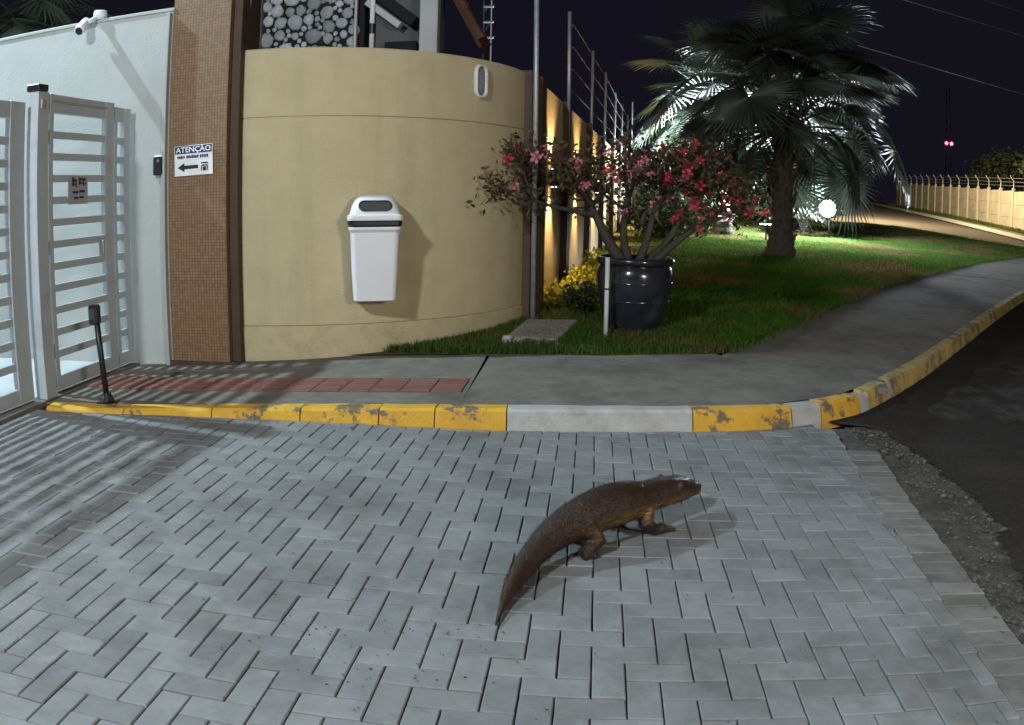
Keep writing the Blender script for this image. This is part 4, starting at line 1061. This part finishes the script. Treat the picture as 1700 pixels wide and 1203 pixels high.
for i in range(5000):
    p = FA+fd*rnd.uniform(-6, 40)-fn*rnd.uniform(.05,1.2); pts.append((p.x, p.y, rise(p.y)+.12))
g = blades('far_verge_grass', pts, .05, .18, .02, M['grass'], .4)
# trees beyond the far wall
for i, (dist_, back, h_, rr) in enumerate([(-3,4,5.6,2.6),(2,6,6.2,3.0),(7,5,5.6,2.6),(12,7,5.6,3.0),(19,6,5.2,2.6),(27,7,5.2,2.8)]):
    p = FA+fd*dist_+fn*back; z = rise(p.y)-.2; c = (p.x, p.y, z+h_-rr*.45)
    t = thing('tree', 'dark leafy tree rising behind the far panel wall', 'tree', (p.x, p.y, z), 'trees behind the far panel wall')
    mb = MB(); mb.tube([(p.x,p.y,z),(p.x+.1,p.y,z+h_*.5),(p.x,p.y+.1,z+h_*.75)], [.22,.16,.08], 8)
    for k_ in range(6):
        a = k_*1.05; mb.tube([(p.x,p.y,z+h_*.45),(p.x+math.cos(a)*rr*.6,p.y+math.sin(a)*rr*.6,z+h_*.8)], [.09,.03], 5)
    part('trunk', mb, M['twig'], t)
    cs_ = []
    for k_ in range(70):
        d = Vector((rnd.gauss(0,1), rnd.gauss(0,1), rnd.gauss(0,.7))).normalized()*rnd.uniform(.4,1)
        cs_.append((c[0]+d.x*rr, c[1]+d.y*rr, c[2]+d.z*rr*.55))
    V, F = leaf_cloud(cs_, 4200, (rr*.13,)*3, .34, .10); leaf_part('crown', V, F, M['tree_leaf'], t)
# radio mast with two red lamps
t = thing('radio_mast', 'distant dark mast with two red warning lamps against the night sky', 'mast', (54.1,120.4,2))
mb = MB()
for (a, b) in ((-.6,-.6),(.6,-.6),(0,.6)): mb.tube([(54.1+a,120.4+b,1),(54.1+a*.5,120.4+b*.5,22)], .07, 5)
for k_ in range(14): mb.tube([(54.1-.55+.02*k_,120,2+1.45*k_),(54.1+.55-.02*k_,120,3.4+1.45*k_)], .04, 4)
part('lattice', mb, M['dark_metal'], t)
for x in (53.64, 54.52):
    mb = MB(); mb.ellips((x,119.6,13.4), (.26,.26,.26), 10, 7); part('beacon', mb, M['red_lamp'], t, True)

# ================================================================== HOUSE BEHIND THE CURVED WALL
hs = thing('house', 'house behind the curved wall with pale fieldstone front, white column and tiled roof', 'house', (-3.9,9.4,0))
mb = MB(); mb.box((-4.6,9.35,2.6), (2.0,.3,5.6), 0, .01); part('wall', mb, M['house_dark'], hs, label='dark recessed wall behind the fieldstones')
mb = MB(); mb.box((-3.0,9.5,2.2), (.95,.3,4.8), 0, .01); part('wall', mb, M['house_grey'], hs, label='plain grey side wall')
mb = MB(); mb.box((-2.61,9.02,2.3), (.25,.28,5.2), 0, .012); part('column', mb, M['house_white'], hs)
mb = MB(); mb.box((-2.50,9.10,2.3), (.06,.24,5.2), 0, .012); part('column_edge', mb, M['house_grey'], hs)
stone = []
for k_ in range(4):
    mb = MB(); q = random.Random(40+k_)
    mb.ellips((0,0,0), (1,.55,1), 9, 6); mb.v = [tuple(np.array(v)*q.uniform(.82,1.12)) for v in mb.v]
    me = mb.mesh('fieldstone'); me.materials.append(M['stone']); me.shade_smooth(); stone.append(me)
placed = []
for tries in range(9000):
    r_ = rnd.choice([.10,.075,.06,.045,.035]) if tries > 300 else rnd.choice([.12,.10,.085])
    x, z = rnd.uniform(-5.13,-3.75), rnd.uniform(3.2,4.9)
    if all(math.hypot(x-a, z-b) > (r_+c)*.93 for a, b, c in placed):
        placed.append((x, z, r_))
    if len(placed) > 280: break
for (x, z, r_) in placed:
    o = put('fieldstone', rnd.choice(stone), None, hs); o.location = Vector((x, 9.19, z)) - hs.location; o.scale = (r_*1.02, r_*.8, r_*1.02); o.rotation_euler = (0, rnd.uniform(0,6), 0)
for x in (-5.26,):
    mb = MB(); mb.box((x,9.16,3.0), (.20,.10,4.6), 0, .006); part('window_frame', mb, M['house_grey'], hs)
for z in (3.45,3.7,3.95,4.2,4.45):
    mb = MB(); mb.box((-5.27,9.09,z), (.19,.05,.035), 0, .004); part('shutter_slat', mb, M['house_dark'], hs)
mb = MB(); mb.box((-3.70,9.10,3.9), (.035,.07,2.2), 0, .004); part('drain_pipe', mb, M['house_white'], hs)
mt = Matrix.Rotation(R(38), 4, 'Y')
mb = MB(); mb.box((-3.30,9.12,4.02), (.62,.16,.10), 0, .006, mt); part('eave_board', mb, M['house_white'], hs)
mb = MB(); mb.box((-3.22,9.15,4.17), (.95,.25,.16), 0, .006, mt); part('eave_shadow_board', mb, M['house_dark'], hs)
mb = MB(); mb.box((-3.05,9.24,3.51), (.46,.22,.20), 0, .006); part('window', mb, M['house_dark'], hs)
rf = MB(); mt2 = Matrix.Rotation(R(62), 4, 'Y'); rf.box((-2.25,9.4,4.12), (1.5,.9,.05), 0, .006, mt2); rf = part('roof', rf, M['roof'], hs)
for a in range(6):
    for b in range(4):
        c = Vector((-2.25,9.02+.21*b,4.12)) + mt2 @ Vector((-.70+.24*a, 0, .05))
        mb = MB(); dv = mt2 @ Vector((.13,0,0)); mb.tube([c-dv, c+dv], [.07,.085], 8); part('roof_tile', mb, M['roof'], rf)
# slim mast with fittings beyond the house
t = thing('utility_mast', 'slim lattice mast with small fittings rising beyond the curved wall', 'mast', (-2.96,18.0,0))
mb = MB()
for a in (-.09, .09): mb.tube([(-2.96+a,18,0),(-2.96+a,18,8)], .022, 5)
for k_ in range(16): mb.tube([(-3.05,18,.5*k_),(-2.87,18,.5*k_+.25)], .014, 4)
part('lattice', mb, M['house_grey'], t)
for z in (5.35,5.75,6.15):
    mb = MB(); mb.box((-2.93,17.95,z), (.26,.06,.05), 0, .01); part('fitting', mb, M['pole_metal'], t)

# ================================================================== OTTER
def ring(c, d, w_, h_, n=18, lo=1.0):
    d = Vector(d).normalized(); side = d.cross(Vector((0,0,1))).normalized(); up_ = side.cross(d).normalized()
    return [Vector(c) + side*(w_*math.cos(2*math.pi*k_/n)) + up_*(h_*math.sin(2*math.pi*k_/n))*(lo if math.sin(2*math.pi*k_/n) < 0 else 1) for k_ in range(n)]
SP = [  # x, y, z, half width, half height  (tail tip to nose)
 (-.626,-.021,.010,.006,.006),(-.616,.102,.020,.015,.013),(-.599,.223,.034,.030,.027),(-.563,.374,.054,.044,.038),(-.508,.507,.083,.058,.052),(-.435,.614,.113,.074,.068),(-.343,.704,.138,.088,.084),
 (-.253,.784,.150,.094,.090),(-.171,.858,.150,.088,.084),(-.092,.925,.148,.074,.068),(-.010,.998,.146,.070,.062),(.060,1.068,.138,.068,.056),(.110,1.120,.124,.052,.042),(.142,1.153,.114,.038,.030),(.160,1.172,.110,.018,.015)]
def sp_at(u):
    x = u*(len(SP)-1); i = min(int(x), len(SP)-2); t_ = x-i
    p0, p1, p2, p3 = SP[max(i-1,0)], SP[i], SP[i+1], SP[min(i+2,len(SP)-1)]
    return [ .5*((2*b)+(-a+c)*t_+(2*a-5*b+4*c-d)*t_*t_+(-a+3*b-3*c+d)*t_**3) for a,b,c,d in zip(p0,p1,p2,p3)]
mb = MB(); rings = []
N_ = 72
cen = [sp_at(i/N_) for i in range(N_+1)]
for i in range(N_+1):
    a, b = cen[max(i-1,0)], cen[min(i+1,N_)]
    rings.append(ring(cen[i][:3], (b[0]-a[0], b[1]-a[1], b[2]-a[2]), max(.004,cen[i][3]), max(.004,cen[i][4])))
mb.loft(rings)
hd = Vector((.72,.69,0)).normalized(); sd = Vector((hd.y,-hd.x,0))        # heading, right side
def leg(c, side, fwd, hind):
    c = Vector(c); s_ = sd*side
    if hind:
        pts = [c+s_*.05+Vector((0,0,.0)), c+s_*.085+hd*.035+Vector((0,0,-.06)), c+s_*.09+hd*(-.02+fwd*.5)+Vector((0,0,-.10))]
        foot = Vector((c.x, c.y, 0)) + s_*.095 + hd*(fwd)
        rr = [.056,.044,.027]
    else:
        pts = [c+s_*.04+Vector((0,0,-.02)), c+s_*.075-hd*.025+Vector((0,0,-.065)), c+s_*.08+hd*(fwd*.5)+Vector((0,0,-.105))]
        foot = Vector((c.x, c.y, 0)) + s_*.085 + hd*fwd
        rr = [.044,.033,.024]
    pts += [foot+Vector((0,0,.026))-hd*.008, foot+Vector((0,0,.016))+hd*.022]; rr += [.024,.022]
    mb.tube(pts, rr, 10)
    for k_ in range(5):
        a = R(-38+19*k_); dv = hd*math.cos(a)+sd*math.sin(a); mb.tube([foot+Vector((0,0,.014))+hd*.015, foot+Vector((0,0,.012))+hd*.015+dv*(.036+.006*(2-abs(k_-2))), foot+Vector((0,0,.007))+hd*.015+dv*(.056+.006*(2-abs(k_-2)))], [.011,.009,.005], 6)
leg((-.125,.895,.125), 1, .06, False); leg((-.15,.87,.125), -1, -.04, False)
leg((-.385,.665,.118), 1, -.04, True); leg((-.355,.69,.118), -1, .07, True)
# brow, muzzle pads and ears
hc = Vector((.028,1.036,.146))
for s_ in (-1, 1):
    e = hc + sd*(.062*s_) - hd*.012 + Vector((0,0,.036)); mb.ellips(e, (.016,.016,.017), 8, 6)
    e = Vector((.138,1.150,.104)) + sd*(.020*s_); mb.ellips(e, (.022,.022,.016), 8, 6)
tmp = put('tmp', mb.mesh('tmp'), None)
md = tmp.modifiers.new('r', 'REMESH'); md.mode = 'VOXEL'; md.voxel_size = .0075; md.use_smooth_shade = True
ms_ = tmp.modifiers.new('s', 'SMOOTH'); ms_.factor = .5; ms_.iterations = 3
dg = bpy.context.evaluated_depsgraph_get(); ome = bpy.data.meshes.new_from_object(tmp.evaluated_get(dg)); bpy.data.objects.remove(tmp)
ot = thing('otter', 'brown otter with thick tapering tail walking across the brick paving', 'otter', (-.22,.76,0))
ome.transform(Matrix.Translation(-ot.location)); ome.materials.clear(); ome.materials.append(M['fur']); ome.shade_smooth()
# paler throat, flank and belly
spine = np.array([c[:5] for c in cen]); oc = np.array(ot.location)
co = np.empty(len(ome.vertices)*3, np.float32); ome.vertices.foreach_get('co', co); co = co.reshape(-1,3)+oc
ii = np.argmin(((co[:,None,:2]-spine[None,:,:2])**2).sum(2), 1); rel = (co[:,2]-spine[ii,2])/np.maximum(.02, spine[ii,4])
uu = ii/N_
pale = np.clip((.12-rel)/.55, 0, 1)*np.interp(uu, [0,.30,.42,.55,.88,1], [0,.0,.5,1,.75,.15])*np.clip((co[:,2]-.065)/.05, .0, 1)
at_ = ome.attributes.new('belly', 'FLOAT', 'POINT'); at_.data.foreach_set('value', pale.astype(np.float32))
body = put('body', ome, None, ot)
# guard hairs lying back along the body
nv = len(co); nor = np.empty(nv*3, np.float32); ome.vertices.foreach_get('normal', nor); nor = nor.reshape(-1,3)
pick = nrng.integers(0, nv, 15000); P = co[pick]+nrng.normal(0,.003,(15000,3)); Nn = nor[pick]
tang = spine[np.maximum(ii[pick]-2,0),:3]-spine[np.minimum(ii[pick]+2,N_),:3]; tang /= np.linalg.norm(tang,axis=1)[:,None]+1e-9
dirv = tang*.9+Nn*.30+nrng.normal(0,.18,(15000,3)); dirv /= np.linalg.norm(dirv,axis=1)[:,None]
sidev = np.cross(dirv, Nn); sidev /= np.linalg.norm(sidev,axis=1)[:,None]+1e-9
ln = nrng.uniform(.010,.022,15000)[:,None]*np.interp(uu[pick],[0,.1,.3,.85,1],[.4,.8,1,.8,.35])[:,None]
keep = P[:,2] > .03
V = np.stack([P-Nn*.002-sidev*.0011, P-Nn*.002+sidev*.0011, P+dirv*ln], 1)[keep]
F = np.arange(len(V)*3).reshape(-1,3)
hm = np_mesh('fur', V.reshape(-1,3)-oc, F)
ha = hm.attributes.new('belly', 'FLOAT', 'POINT'); ha.data.foreach_set('value', np.repeat(pale[pick][keep],3).astype(np.float32))
hair = put('fur', hm, M['fur'], ot); hair['kind'] = 'stuff'
# face
for s_ in (-1, 1):
    e = Vector((.090,1.100,.158)) + sd*(.045*s_); mb = MB(); mb.ellips(e, (.0065,.0065,.0065), 8, 6); part('eye', mb, M['black_plastic'], ot, True)
mb = MB(); mb.ellips((.162,1.174,.118), (.015,.014,.012), 8, 6); part('nose', mb, M['black_plastic'], ot, True)
mb = MB()
for s_ in (-1, 1):
    for k_ in range(5):
        b = Vector((.138,1.148,.104-.004*(k_ % 3))) + sd*(.036*s_); mb.tube([b, b+(sd*s_*.9+hd*(.5-.25*k_)+Vector((0,0,-.25+.08*k_)))*.045], [.0007,.0003], 3)
part('whiskers', mb, M['sign_white'], ot)['kind'] = 'stuff'

# ================================================================== OVERHEAD CABLES
for k_, (a, b, lb) in enumerate([((9,34,13.5),(62,60,20),'upper overhead cable crossing the night sky beyond the far wall'),((9,34,12.2),(62,60,18.2),'lower overhead cable crossing the night sky beyond the far wall'),((12,36,9.4),(62,58,13.0),'sagging overhead cable low over the far road')]):
    a, b = Vector(a), Vector(b); mb = MB(); mb.tube([a.lerp(b, u)-Vector((0,0,1.6*4*u*(1-u))) for u in np.linspace(0,1,24)], .016, 4)
    solo('overhead_cable', mb, M['pole_metal'], lb, 'cable')

# ================================================================== LITTER ON THE PAVING
mb = MB()
for i in range(340):
    cl = rnd.choice([(-.95,-.05,.25,.10),(-1.0,-.32,.22,.12),(-2.6,.5,.6,.3),(0,1.6,1.2,.5),(.6,.2,.5,.6),(-1.4,2.32,1.6,.03),(.7,2.45,.4,.05)])
    x, y = rnd.gauss(cl[0], cl[2]), rnd.gauss(cl[1], cl[3])
    if not (-3.9 < x < 1.2) or y > kerb_y(x)-.01: continue
    r_ = rnd.uniform(.003,.008); a = rnd.uniform(0,6.3); dx, dy = math.cos(a)*r_, math.sin(a)*r_
    mb.add([(x-dx,y-dy,.003),(x+dy*.45,y-dx*.45,.005),(x+dx,y+dy,.004),(x-dy*.45,y+dx*.45,.006)], [(0,1,2),(0,2,3)])
o = put('leaf_litter', mb.mesh('leaf_litter'), M['soil']); o['kind'] = 'stuff'; o['label'] = 'scattered dark specks of leaf litter on the brick paving'; o['category'] = 'litter'
